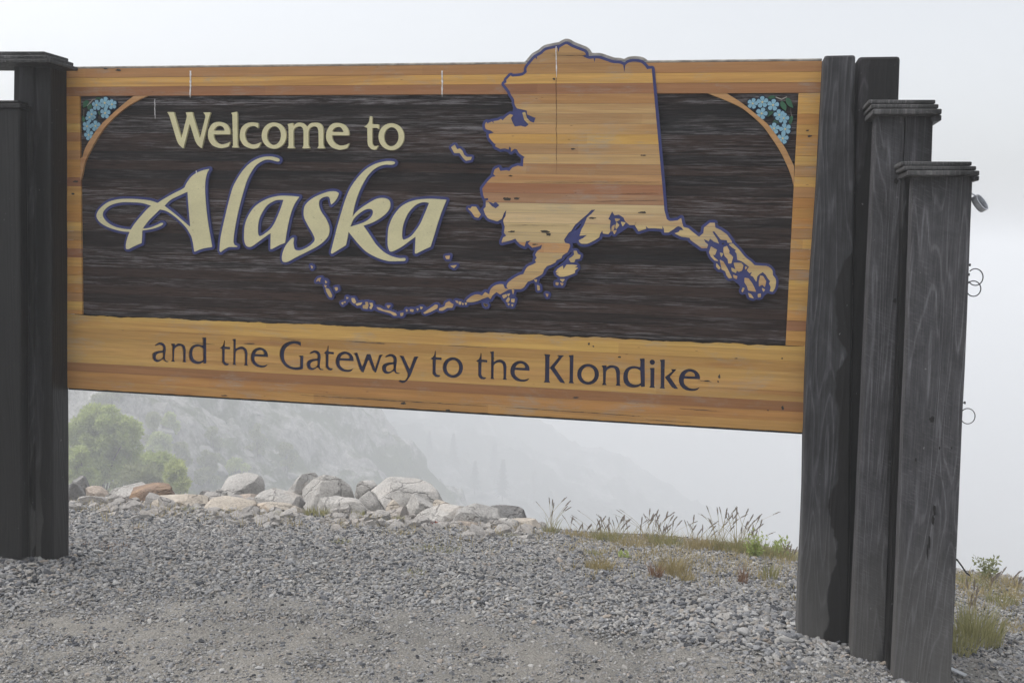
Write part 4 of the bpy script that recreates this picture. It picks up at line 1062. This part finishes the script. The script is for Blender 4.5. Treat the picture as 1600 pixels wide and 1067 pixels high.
B = [
 (100, 130, 752, 790, .9, GDRK, 'dark grey rock half hidden by the left post at the foot of the bush', 101, .1, 0),
 (112, 140, 742, 775, 1.6, GDRK, 'dark grey upright rock under the big bush, next to the left post', 102, .2, .3),
 (118, 150, 775, 792, .2, GPALE, 'low pale rock left of the tan block beside the post', 103, .2, 0),
 (135, 172, 760, 783, .5, GTAN, 'small tan block of rock near the left post', 1, .5, 0),
 (165, 225, 756, 784, .9, GPALE, 'pale streaked rock behind the brown boulder', 2, .2, .1),
 (200, 272, 757, 790, .45, GBRN, 'reddish brown boulder with sloping top on the left', 3, .9, .12),
 (213, 313, 775, 800, .15, GCRM, 'long low cream rock in front of the brown boulder', 4, .3, 0),
 (283, 298, 771, 782, .6, GPALE, 'little round pale stone above the long cream rock', 5, .1, 0),
 (309, 334, 766, 785, .8, GDRK, 'small dark rock left of the speckled round one', 61, .1, 0),
 (331, 352, 763, 788, .6, GMID, 'round speckled grey rock between low boulders', 6, .1, 0),
 (311, 324, 777, 790, .35, GBRN, 'small reddish stone between two low pale rocks', 7, .9, 0),
 (314, 393, 781, 806, .15, GCRM, 'flat pale rock with orange stain, left of the orange-edged one', 8, .5, 0),
 (334, 402, 742, 786, 1.8, GPALE, 'hazy pointed pale boulder standing behind the row', 9, .1, .2),
 (366, 412, 770, 798, .7, GTAN, 'pinkish tan boulder in front of the hazy pointed one', 10, .5, 0),
 (398, 463, 764, 795, .6, GPALE, 'large pale grey boulder with a broad flat top, left of centre', 11, .4, -.1),
 (403, 477, 786, 813, .15, GCRM, 'low rock with a rust stained upper edge', 12, .8, 0),
 (458, 475, 775, 792, .5, GDRK, 'small dark stone between the rust stained rock and the tall ones', 13, .1, 0),
 (446, 492, 736, 788, 1.7, GMID, 'tall grey boulder with orange top edge, left of the tallest pair', 14, .8, -.2),
 (474, 554, 738, 796, 1.2, GPALE, 'big peaked boulder with an orange stained crest', 15, .7, -.25),
 (499, 575, 776, 808, .3, GPALE, 'rounded speckled boulder in front of the peaked one', 16, .1, 0),
 (552, 606, 766, 808, .6, GPALE, 'leaning slab right of the speckled boulder', 37, .3, -.5),
 (556, 586, 750, 775, 1.8, GPALE, 'pale rock top peeping out behind the leaning slab', 18, .1, 0),
 (575, 700, 746, 800, 1.0, GPALE, 'biggest boulder of the row, a broad light grey slab with ledges', 19, .2, -.1),
 (603, 632, 781, 810, .35, GCRM, 'cream coloured stone under the left side of the biggest boulder', 21, .4, 0),
 (625, 684, 762, 812, .45, GPALE, 'upright pale boulder with reddish side, before the biggest boulder', 20, .4, .35),
 (676, 706, 782, 800, .5, GCRM, 'small cream stone tucked right of the upright pale boulder', 22, .5, 0),
 (655, 728, 788, 822, .25, GPALE, 'wide low pale boulder right of the upright one', 23, .3, .15),
 (708, 780, 787, 828, .15, GMID, 'domed grey boulder near the right end of the row', 24, .2, -.1),
 (756, 819, 788, 818, .6, GDRK, 'dark grey flat-topped boulder behind the domed one', 25, .1, -.1),
 (702, 748, 813, 830, .0, GTAN, 'low brownish rock at the foot of the domed boulder', 26, .6, 0),
 (766, 810, 808, 830, .1, GPALE, 'flat pale stone below the dark grey boulder', 27, .2, 0),
 (798, 853, 811, 836, .1, GCRM, 'orange cream boulder ending the row on the right', 28, .9, -.1),
]
for b_ in B: boulder(*b_)

# ---------------------------------------------------------------- hillsides
def lateral(X, Y):
    P = np.stack([X-CAM[0], Y-CAM[1]], -1); fh = FW[:2]/np.linalg.norm(FW[:2]); rh = np.array([fh[1], -fh[0]])
    return P@rh, P@fh
def smin(a, b, k): h = np.clip(.5+.5*(b-a)/k, 0, 1); return b*(1-h)+a*h-k*h*(1-h)
def hill_mesh(name, u0, u1, v0, v1, nu, nv, zf, mat, amp, sc, seed, oct=5):
    fh = FW[:2]/np.linalg.norm(FW[:2]); rh = np.array([fh[1], -fh[0]])
    U, V_ = np.meshgrid(np.linspace(u0, u1, nu), np.linspace(v0, v1, nv))
    X = CAM[0]+U*rh[0]+V_*fh[0]; Y = CAM[1]+U*rh[1]+V_*fh[1]; Z = zf(U, V_)
    P = np.stack([X.ravel(), Y.ravel(), Z.ravel()*.6], 1)
    n = fbm(P, sc, seed, oct, .55); n2 = np.abs(fbm(P, sc*2.1, seed+9, 3, .5))
    e = 1.0
    Z = Z+(amp*(n*.7-n2*.6)).reshape(Z.shape)
    X = X+(amp*.4*fbm(P, sc*1.5, seed+4, 3)).reshape(Z.shape)
    VV = np.stack([X.ravel(), Y.ravel(), Z.ravel()], 1)
    i = np.arange(nv-1)[:, None]*nu+np.arange(nu-1)[None, :]
    Fc = np.stack([i, i+1, i+1+nu, i+nu], -1).reshape(-1, 4)
    o = obj(name, VV, Fc.tolist(), mat, None, smooth=True, sharp=38); tag(o, kind='structure'); return o, VV
def m_hill(name, green, rock1, rock2, sc, lo=.45, hi=.56):
    m, t, b = mat_new(name, .95, .1); N = NB(t); tc = N.n('ShaderNodeTexCoord'); P = tc.outputs['Object']
    ge = N.n('ShaderNodeNewGeometry'); sz = N.n('ShaderNodeSeparateXYZ'); N.l(ge.outputs['Normal'], sz.inputs[0])
    n = N.noise(P, sc, 7, .65, .4); n2 = N.noise(P, sc*6, 5, .7); n3 = N.noise(P, sc*28, 4, .7)
    f = N.ramp(N.math('ADD', n, N.math('MULTIPLY', N.math('SUBTRACT', n2, .5), .35)), [(lo, 1.0), (hi, 0.0)])
    rk = N.mix(N.ramp(n2, [(.35, 0.0), (.65, 1.0)]), rock2, rock1)
    rk = N.mix(.8, rk, N.ramp(n3, [(.3, .5), (.7, 1.4)]), 'MULTIPLY')
    gr = N.mix(.9, green, N.ramp(n3, [(.3, .45), (.7, 1.7)]), 'MULTIPLY')
    N.l(N.mix(f, rk, gr), b.inputs['Base Color']); N.bump(N.math('ADD', n3, n2), b, 1.0, .25)
    return m
def z1(u, v):
    u, v = u/K, v/K
    rise = -7.4+.42*(v-17)
    slope = -3.4-1.0*(u+9.6-.04*(v-30))
    return CZ+K*(smin(rise, slope, 1.2)-CZ)
def z2(u, v):
    u, v = u/K2, v/K2
    rise = -24+.62*(v-36)
    slope = -10.2-.50*(u+10.5)
    return CZ+K2*(smin(rise, slope, 3)-CZ)
hill1, H1 = hill_mesh('rocky_hillside', -26*K, -1*K, 13.5*K, 48*K, 250, 260, z1, m_hill('hillside_near', (.06, .075, .032), (.36, .35, .335), (.16, .155, .15), .35/K), 1.15*K, .30/K, 5)
hill2, H2 = hill_mesh('far_hillside', -52*K2, 34*K2, 38*K2, 112*K2, 230, 190, z2, m_hill('hillside_far', (.028, .036, .024), (.27, .265, .26), (.12, .12, .118), .12/K2, .52, .62), 2.6*K2, .11/K2, 21)
def on_mesh(VV, px, py, tol=6):
    d = VV-CAM; z = d@FW; X = 800+F*(d@RT)/z; Y = 533.5-F*(d@UP)/z
    k = np.hypot(X-px, Y-py) < tol
    if not k.any(): k = np.hypot(X-px, Y-py) < 40
    if not k.any(): return None
    i = np.nonzero(k)[0]; return VV[i[np.argmin(z[i])]]
# loose outcrops on the near hillside
def ordinal(k, n):
    w_ = ['leftmost', 'second from the left', 'third from the left', 'fourth from the left', 'fifth from the left', 'sixth from the left', 'seventh from the left', 'eighth from the left']
    if k < 8 and k < n-4: return w_[k]
    return {0: 'rightmost', 1: 'second from the right', 2: 'third from the right', 3: 'fourth from the right', 4: 'fifth from the right', 5: 'sixth from the right', 6: 'seventh from the right'}[n-1-k]
OC = [(205, 648), (235, 690), (262, 668), (300, 655), (283, 700), (318, 690), (345, 655), (345, 722), (372, 730), (388, 700), (402, 640), (420, 720), (440, 700), (425, 745), (450, 735)]
OC.sort()
for k, (px, py) in enumerate(OC):
    q = on_mesh(H1, px, py)
    if q is None: continue
    r_ = random.uniform(.5, 1.15); V, Fc = rock_shape(300+k, sub=3)
    V = V*np.array([r_*random.uniform(1, 1.8), r_, r_*random.uniform(.45, .8)])
    a = random.uniform(-.5, -.1); V = np.stack([V[:, 0]*math.cos(a)-V[:, 2]*math.sin(a), V[:, 1], V[:, 0]*math.sin(a)+V[:, 2]*math.cos(a)], 1)
    o = obj('outcrop', V, Fc, ROCK, None, color=(.27, .265, .26, .1), smooth=True, sharp=24); o.location = Vector(q)+Vector((0, 0, -.35)); o.rotation_euler.z = random.uniform(-.5, .5)
    tag(o, 'grey rock outcrop on the foggy hillside, '+ordinal(k, len(OC))+' of the outcrops', 'rock', 'rock outcrops on the foggy hillside')

# small rubble bedding the boulders in
V, Fc = [], []; rr9 = np.random.default_rng(77); base_v, base_f = rock_shape(9, sub=2)
for k in range(300):
    px = rr9.uniform(105, 850); lp = np.interp(px, [a for a, _ in lip_px], [b for _, b in lip_px])
    h = hit(px, lp+rr9.normal(3, 8)); sc_ = rr9.uniform(.012, .05)*(1 if rr9.random() < .8 else 1.8); a_ = rr9.uniform(0, 6.28)
    v_ = base_v*np.array([sc_*rr9.uniform(1, 1.6), sc_, sc_*rr9.uniform(.5, .9)])
    v_ = np.stack([v_[:, 0]*math.cos(a_)-v_[:, 1]*math.sin(a_), v_[:, 0]*math.sin(a_)+v_[:, 1]*math.cos(a_), v_[:, 2]], 1)+np.array([h[0], h[1], float(g0(h[0], h[1]))+sc_*.2])
    o_ = len(V); V += v_.tolist(); Fc += [[i+o_ for i in f] for f in base_f]
o = obj('rubble', V, Fc, ROCK, None, color=(.33, .315, .30, .2), smooth=True, sharp=30); tag(o, kind='stuff')
# ---------------------------------------------------------------- vegetation
def leaf_mass(C, n, size, seed, droop=.3, aspect=.4):
    """n leaves (one folded quad pair each) around the given clump centres C = [(x,y,z,r)]"""
    r = np.random.default_rng(seed); V, Fc = [], []
    C = np.array(C); wts = C[:, 3]**2; wts /= wts.sum()
    pick = r.choice(len(C), n, p=wts)
    d = r.normal(size=(n, 3)); d /= np.linalg.norm(d, axis=1)[:, None]
    rad = C[pick, 3]*r.uniform(.35, 1.05, n)**.6
    pos = C[pick, :3]+d*rad[:, None]*np.array([1, 1, .85])
    ax = d*.7+r.normal(size=(n, 3))*.55; ax[:, 2] += .25-droop*r.random(n); ax /= np.linalg.norm(ax, axis=1)[:, None]
    sd = np.cross(ax, r.normal(size=(n, 3))); sd /= np.linalg.norm(sd, axis=1)[:, None]; nn = np.cross(ax, sd)
    s = size*r.uniform(.6, 1.3, n)[:, None]
    a = pos; b = pos+ax*s*.45+sd*s*aspect*.5+nn*s*.06; c = pos+ax*s; e = pos+ax*s*.45-sd*s*aspect*.5+nn*s*.06
    V = np.stack([a, b, c, e], 1).reshape(-1, 3); i = np.arange(n)*4
    Fc = np.stack([i, i+1, i+2, i+3], 1).tolist(); return V, Fc
LEAFG = m_leaf('alder_leaf', (.17, .23, .07), (.46, .52, .19), .45); LEAFD = m_leaf('shrub_leaf', (.13, .15, .07), (.28, .30, .14), .4)
LEAFY = m_leaf('yellow_leaf', (.20, .25, .07), (.48, .52, .18), .45); GRS = m_leaf('grass_green', (.17, .17, .06), (.38, .36, .17), .3)
GRY = m_leaf('grass_dry', (.22, .18, .08), (.46, .38, .20), .3); GRR = m_leaf('grass_red', (.16, .085, .055), (.30, .19, .12), .3)
BARK = m_simple('bark', (.10, .085, .07), .9); NEEDLE = m_leaf('needles', (.012, .022, .014), (.03, .045, .028), .1)
SEED = m_leaf('seed_head', (.15, .12, .10), (.28, .23, .19), .2); RED = m_leaf('red_weed', (.22, .05, .045), (.34, .10, .08), .2)
def bush(label, px0, px1, py0, py1, v, n, size, mat, seed, clumps=26, cat='bush', name='bush', group=None, rad=(.16, .34)):
    r = np.random.default_rng(seed); c0 = at((px0+px1)/2, py1, v); w_ = (px1-px0)/F*v/2; h = (py1-py0)/F*v
    t = thing(name, label, cat, tuple(c0), group)
    C = []
    for k in range(clumps):
        a = r.uniform(0, 6.28); q = r.random()**.5; hh = r.random()**.8
        env = math.sqrt(max(.05, 1-(hh*.95)**2.2))
        C.append((c0[0]+w_*q*env*math.cos(a)*.8, c0[1]+w_*q*env*math.sin(a)*.8, c0[2]+h*(.05+.82*hh), w_*r.uniform(*rad)))
    V, Fc = leaf_mass(C, n, size, seed); obj('foliage', V, Fc, mat, t)
    bm = bmesh.new(); 
    for k in range(7):
        q = C[k]; b = tube([tuple(c0+np.array([r.uniform(-.1, .1), r.uniform(-.1, .1), -1.0])), ((c0[0]+q[0])/2, (c0[1]+q[1])/2, (c0[2]+q[2])/2+.05*h), q[:3]], .018*max(.4, w_), 5)
        me = bpy.data.meshes.new('t'); b.to_mesh(me); b.free(); bm.from_mesh(me); bpy.data.meshes.remove(me)
    bm_obj('stem', bm, BARK, t); return t
bush('big bright green leafy bush rising in the mist beside the left post', 84, 238, 622, 762, 15.5*K, 26000, .24, LEAFG, 1, 110, rad=(.09, .17))
bush('low yellow-green bush behind the long cream rock', 252, 302, 716, 778, 13.2*K, 3000, .24, LEAFY, 2, 14)
bush('dull olive bush low between the big bush and the yellow-green one', 175, 262, 728, 768, 14.5*K, 4200, .24, LEAFD, 3, 18)
bush('spreading pale green shrub running down the slope right of the big bush', 200, 292, 700, 772, 15.0*K, 6500, .24, LEAFG, 6, 46, rad=(.08, .16))
bush('tuft of bright leaves close to the left post, under the big bush', 104, 150, 695, 755, 14.0*K, 2600, .25, LEAFG, 4, 14)
HB = [(215, 262, 640, 690, 20, 'LEAFD'), (262, 300, 690, 730, 21, 'LEAFD'), (310, 345, 700, 740, 23, 'LEAFD'), (250, 285, 645, 680, 25, 'LEAFG'), (345, 395, 715, 752, 24, 'LEAFG'), (225, 270, 675, 715, 19, 'LEAFG'), (300, 340, 730, 765, 20, 'LEAFD'), (365, 410, 745, 775, 19, 'LEAFD'), (385, 420, 660, 705, 33, 'LEAFD'), (140, 200, 600, 640, 22, 'LEAFD'), (320, 350, 668, 695, 28, 'LEAFD'), (430, 465, 690, 735, 34, 'LEAFD')]
HB.sort(key=lambda q: q[0]+q[1])
for k, (a, b_, c_, d_, v, mm) in enumerate(HB):
    q = on_mesh(H1, (a+b_)/2, d_)
    if q is not None: v = float((q-CAM)@FW)
    bush('soft shrub on the foggy hillside, '+ordinal(k, len(HB))+' of the shrubs there', a, b_, c_, d_, v, 2400, .32, globals()[mm], 40+k, 12, 'shrub', 'shrub', 'shrubs on the foggy hillside')
def conifer(px, py_top, py_base, seed):
    q = on_mesh(H2, px, py_base, 10)
    v = float((q-CAM)@FW) if q is not None else 60*K2
    c0 = at(px, py_base, v); h = (py_base-py_top)/F*v; r = np.random.default_rng(seed)
    t = thing('conifer', 'dim spire-shaped conifer on the far slope, '+ordinal(seed-500, 14)+' of the conifers', 'tree', tuple(c0), 'conifers on the far slope')
    V, Fc = [], []
    n = 900
    hh = r.random(n)**.8; a = r.uniform(0, 6.28, n); rr = (1-hh)*h*.27*r.uniform(.2, 1.1, n)*(.75+.3*np.sin(hh*40+seed))+.04
    pos = np.stack([c0[0]+rr*np.cos(a), c0[1]+rr*np.sin(a), c0[2]+h*(.08+.92*hh)-rr*.3], 1)
    ax = np.stack([np.cos(a), np.sin(a), -.35+0*a], 1); sd = np.stack([-np.sin(a), np.cos(a), 0*a], 1); s = h*.06
    V = np.stack([pos-ax*s, pos+sd*s*.45, pos+ax*s, pos-sd*s*.45], 1).reshape(-1, 3); i = np.arange(n)*4
    obj('crown', V, np.stack([i, i+1, i+2, i+3], 1).tolist(), NEEDLE, t)
    bm_obj('trunk', tube([tuple(c0+np.array([0, 0, -.8])), tuple(c0+np.array([0, 0, h*.9]))], h*.018, 6), BARK, t)
rr_ = random.Random(5)
for k in range(14):
    px = 420+k*31+rr_.uniform(-12, 12); base = 660+(px-400)*.16+rr_.uniform(0, 60)+(px < 480)*20
    conifer(px, base-rr_.uniform(38, 70), base, 500+k)

# ---------------------------------------------------------------- grasses
def blades(base, n, h, spread, seed, w_=.0022, lean=.5, seg=4):
    r = np.random.default_rng(seed); V, Fc = [], []
    for k in range(n):
        a = r.uniform(0, 6.28); q = spread*r.random()**.6; o = np.array([base[0]+q*math.cos(a), base[1]+q*math.sin(a), 0.0]); o[2] = float(gz(o[0], o[1]))-.004
        L = h*r.uniform(.45, 1.1); le = lean*r.uniform(.1, 1.0); d = np.array([math.cos(a+r.normal(0, .6)), math.sin(a+r.normal(0, .6)), 0])
        sd = np.array([-d[1], d[0], 0]) if r.random() < .4 else RT*[1, 1, 0]
        b0 = len(V)
        for s in range(seg+1):
            t = s/seg; p = o+np.array([0, 0, 1])*L*(t-.25*le*t*t)+d*L*le*t*t; ww = w_*(1-t**1.5)+.0002
            V += [p-sd*ww, p+sd*ww]
        for s in range(seg): i = b0+2*s; Fc.append([i, i+1, i+3, i+2])
    return V, Fc
def tuft(px, py, h, spread, n, mat, label, seed, cat='grass tuft', name='grass_tuft', lean=.6, w_=.0022, group='grass tufts on the gravel'):
    p = hit(px, py, gz); V, Fc = blades(p, int(n*1.15), h*.95, spread*1.05, seed, w_*.85, lean)
    o = obj(name, V, Fc, mat, None); base = Vector((p[0], p[1], float(gz(p[0], p[1]))))
    o.data.transform(Matrix.Translation(-base)); o.location = base
    tag(o, label, cat, group); return o
def seedgrass(px, py, h, n, spread, label, seed):
    p = hit(px, py, gz); base = (p[0], p[1], float(gz(p[0], p[1])))
    t = thing('seeding_grass', label, 'grass', base, 'seeding grasses on the rim'); r = np.random.default_rng(seed)
    V, Fc = blades(p, n*4, h*.5, spread*1.3, seed, .0018, .7); obj('leaves', V, Fc, GRS if seed % 2 else GRY, t)
    V, Fc, V2, F2 = [], [], [], []
    for k in range(int(n*1.6)):
        a = r.uniform(0, 6.28); q = spread*1.2*r.random(); o = np.array([p[0]+q*math.cos(a), p[1]+q*math.sin(a), 0]); o[2] = float(gz(o[0], o[1]))
        L = h*r.uniform(.45, .95); d = RT*[1, 1, 0]*r.normal(.1, .45)+FW*[1, 1, 0]*r.uniform(-.2, .2)
        pts = [o+np.array([0, 0, L*s/5])+d*L*(s/5)**2 for s in range(6)]; b0 = len(V); sd = RT*[1, 1, 0]
        for s, q_ in enumerate(pts): V += [q_-sd*.0012, q_+sd*.0012]
        for s in range(5): i = b0+2*s; Fc.append([i, i+1, i+3, i+2])
        tip = pts[-1]; dr = (pts[-1]-pts[-2]); dr /= np.linalg.norm(dr)
        for s in range(16):
            tt = s/16; c = tip-dr*.06*tt+dr*.01; w2 = .0034*(math.sin(math.pi*min(1, tt+.1))**.7+.15); ang = r.uniform(-.5, .5)
            e1 = sd*math.cos(ang)+np.array([0, 0, 1])*math.sin(ang)+dr*.6; sgn = 1 if s % 2 else -1
            b0 = len(V2); V2 += [c, c+e1*[sgn, sgn, 1]*w2+dr*.002, c+e1*[sgn, sgn, 1]*w2*1.3+dr*.010, c+dr*.007]; F2.append([b0, b0+1, b0+2, b0+3])
    obj('stems', V, Fc, GRY, t); obj('seed_heads', V2, F2, SEED, t)
T = [
 (936, 890, .085, .075, 170, GRY, 'dry pinkish grass tuft, left one of the two on the gravel before the rim grass'),
 (928, 868, .05, .05, 60, GRS, 'short green tuft just behind the dry pinkish one'),
 (1052, 898, .16, .09, 150, GRY, 'tallest straw coloured tuft on the gravel right of centre'),
 (1024, 902, .10, .035, 60, GRR, 'narrow reddish tuft left of the tallest straw coloured one'),
 (1072, 908, .07, .05, 70, GRY, 'short dry tuft right of the tallest straw coloured one'),
 (1160, 912, .12, .025, 34, GRR, 'thin red-brown tuft near the right post'),
 (1202, 906, .13, .04, 40, GRS, 'thin green tuft closest to the right post'),
 (1208, 918, .035, .06, 50, GRY, 'flat yellowish grass patch below the thin green tuft'),
 (992, 852, .06, .14, 260, GRY, 'broad mustard coloured grass clump on the rim'),
 (950, 845, .09, .12, 150, GRS, 'green and straw clump left of the mustard coloured one'),
 (1040, 852, .10, .12, 170, GRS, 'green clump right of the mustard coloured one'),
 (1100, 858, .11, .12, 190, GRY, 'straw coloured clump in the middle of the rim'),
 (1150, 862, .11, .12, 190, GRS, 'thick green clump under the tallest seed heads'),
 (1185, 868, .12, .10, 170, GRS, 'leafy green clump beside the broad weed on the rim'),
 (1222, 874, .09, .10, 130, GRS, 'green clump against the right post on the rim'),
 (862, 833, .07, .07, 60, GRS, 'little green tuft just right of the orange cream boulder'),
 (905, 838, .06, .12, 90, GRY, 'sparse straw tuft between the last boulder and the rim grass'),
 (685, 860, .035, .16, 160, GRS, 'low spreading green patch on the gravel below the boulders'),
 (648, 897, .03, .06, 60, GRS, 'small green patch nearest the middle of the gravel'),
 (530, 848, .035, .07, 60, GRS, 'small faint green patch on the gravel left of centre'),
 (445, 808, .05, .09, 90, GRS, 'green weeds at the foot of the rust stained rock'),
 (495, 806, .08, .10, 120, GRS, 'taller green weeds left of the speckled boulder'),
 (375, 806, .05, .16, 120, GRY, 'dry orange grass before the flat pale rock'),
 (565, 808, .06, .08, 80, GRS, 'green weeds between the speckled boulder and the leaning slab'),
 (618, 816, .06, .06, 60, GRS, 'green weeds below the cream coloured stone'),
 (295, 798, .04, .06, 50, GRS, 'small weeds at the right end of the long cream rock'),
 (165, 856, .03, .12, 130, GRR, 'flat reddish dry grass patch near the left post'),
 (800, 838, .03, .12, 90, GRS, 'thin green growth in front of the last boulders'),
 (820, 878, .025, .06, 40, GRS, 'tiny green patch on open gravel right of centre'),
 (1525, 1000, .19, .11, 260, GRS, 'big bright green grass tuft right of the lowest post'),
 (1500, 1020, .10, .06, 110, GRS, 'short fresh green tuft at the foot of the lowest post'),
 (1565, 945, .09, .08, 90, GRS, 'green tuft near the right edge of the photo'),
 (1580, 985, .05, .08, 60, GRY, 'low dry tuft near the right edge of the photo'),
 (1520, 912, .07, .12, 120, GRS, 'grassy clump on the rim beyond the lowest post'),
 (1585, 918, .06, .10, 80, GRY, 'dry grass on the rim at the right edge of the photo'),
]
for k, (px, py, h, sp, n, mt, lb) in enumerate(T): tuft(px, py, h, sp, n, mt, lb, 700+k)
tuft(680, 820, .03, .07, 90, RED, 'red creeping weed at the foot of the upright pale boulder', 790, 'weed', 'red_weed', 1.0, .004, None)
SG = [(862, 832, .30, 6, .04, 'lone seeding grass right of the last boulder'), (915, 840, .16, 10, .14, 'short fuzzy seeding grass at the left of the rim'), (957, 842, .19, 14, .13, 'pinkish seeding grass left of the mustard clump'),
      (1008, 845, .22, 12, .10, 'dark seed heads above the mustard coloured clump'), (1035, 848, .19, 10, .09, 'bent seed heads right of the mustard coloured clump'), (1090, 856, .22, 8, .12, 'pale thin seed heads in the middle of the rim'),
      (1125, 860, .30, 9, .06, 'tall seeding grass left of the tallest group'), (1155, 862, .30, 12, .07, 'tallest group of dark seed heads on the rim'), (1178, 866, .29, 5, .05, 'single stems of seed heads right of the tallest group'),
      (1232, 878, .14, 4, .04, 'small seeding grass close to the right post'), (1545, 925, .15, 5, .05, 'few seed heads beyond the lowest post'), (1590, 925, .12, 5, .06, 'seed heads at the right edge of the photo'),
      (1510, 985, .26, 4, .04, 'tall dry stems rising from the big green tuft')]
for k, (px, py, h, n, sp, lb) in enumerate(SG): seedgrass(px, py, h, n, sp, lb, 801+k)
def weed(px, py, h, w_, n, label, seed, mat=None):
    p = hit(px, py, gz); base = np.array([p[0], p[1], float(gz(p[0], p[1]))]); r = np.random.default_rng(seed)
    t = thing('leafy_weed', label, 'weed', tuple(base)); C = []; bm = bmesh.new()
    for k in range(n):
        a = r.uniform(0, 6.28); L = h*r.uniform(.5, 1); q = w_*r.random(); tip = base+np.array([q*math.cos(a), q*math.sin(a), L])
        for s in (.35, .6, .8, 1): m_ = base*(1-s)+tip*s; C.append((*m_, .02+.02*(1-s)))
        b = tube([tuple(base), tuple((base+tip)/2+np.array([0, 0, .01])), tuple(tip)], .0016, 4); me = bpy.data.meshes.new('t'); b.to_mesh(me); b.free(); bm.from_mesh(me); bpy.data.meshes.remove(me)
    bm_obj('stem', bm, GRS, t); V, Fc = leaf_mass(C, n*26, .028, seed, .4, .45); obj('leaves', V, Fc, mat or LEAFG, t)
weed(1178, 872, .16, .10, 9, 'broad leaved green weed on the rim left of the right post', 901)
weed(1215, 868, .09, .12, 7, 'low leafy weed between the rim grass and the right post', 902)
weed(1540, 905, .13, .12, 8, 'feathery grey-green weed on the rim right of the lowest post', 903, LEAFD)
weed(975, 872, .02, .05, 3, 'tiny weed on the gravel behind the tall straw tuft', 904)
# thin growth scattered among the stones of the rim: nobody could count it
V, Fc = [], []
for k in range(700):
    px = random.choice([random.uniform(870, 1250), random.uniform(870, 1250), random.uniform(1490, 1600), random.uniform(120, 860)])
    lp = np.interp(px, [a for a, _ in lip_px], [b for _, b in lip_px]); py = lp+abs(random.gauss(0, 1))*32+2 if px > 860 else lp+abs(random.gauss(0, 1))*14
    p = hit(px, py, gz); v_, f_ = blades(p, 9, random.uniform(.02, .075), .06, 2000+k, .0018, 1.0, 3)
    o_ = len(V); V += v_; Fc += [[i+o_ for i in f] for f in f_]
o = obj('ground_cover', V, Fc, GRY, None); tag(o, kind='stuff')
# scrap of grey plastic by the lowest post
c = hit(1496, 1058, gz)
bm = box(-.035, .035, -.012, .012, -.003, .003, .002)
o = bm_obj('litter', bm, m_simple('pale_plastic', (.42, .44, .46), .5), None); o.location = (c[0], c[1], float(gz(c[0], c[1]))+.018); o.rotation_euler = (.1, .1, -.7)
tag(o, 'small pale scrap lying on the gravel right of the lowest post', 'litter')

# ================================================================== FOG
bm = bmesh.new(); bmesh.ops.create_cube(bm, size=1)
for v in bm.verts: v.co = Vector((v.co.x*2600, v.co.y*2600, -137 if v.co.z < 0 else 14.0))
me = bpy.data.meshes.new('haze'); bm.to_mesh(me); bm.free()
hz = bpy.data.objects.new('haze', me); COL.objects.link(hz); tag(hz, kind='stuff')
m = bpy.data.materials.new('fog'); m.use_nodes = True; m.node_tree.nodes.clear()
o_ = m.node_tree.nodes.new('ShaderNodeOutputMaterial'); pv = m.node_tree.nodes.new('ShaderNodeVolumePrincipled')
pv.inputs['Color'].default_value = (.95, .97, .995, 1); pv.inputs['Density'].default_value = FOG
pv.inputs['Anisotropy'].default_value = 0.0
m.node_tree.links.new(pv.outputs[0], o_.inputs['Volume']); me.materials.append(m)
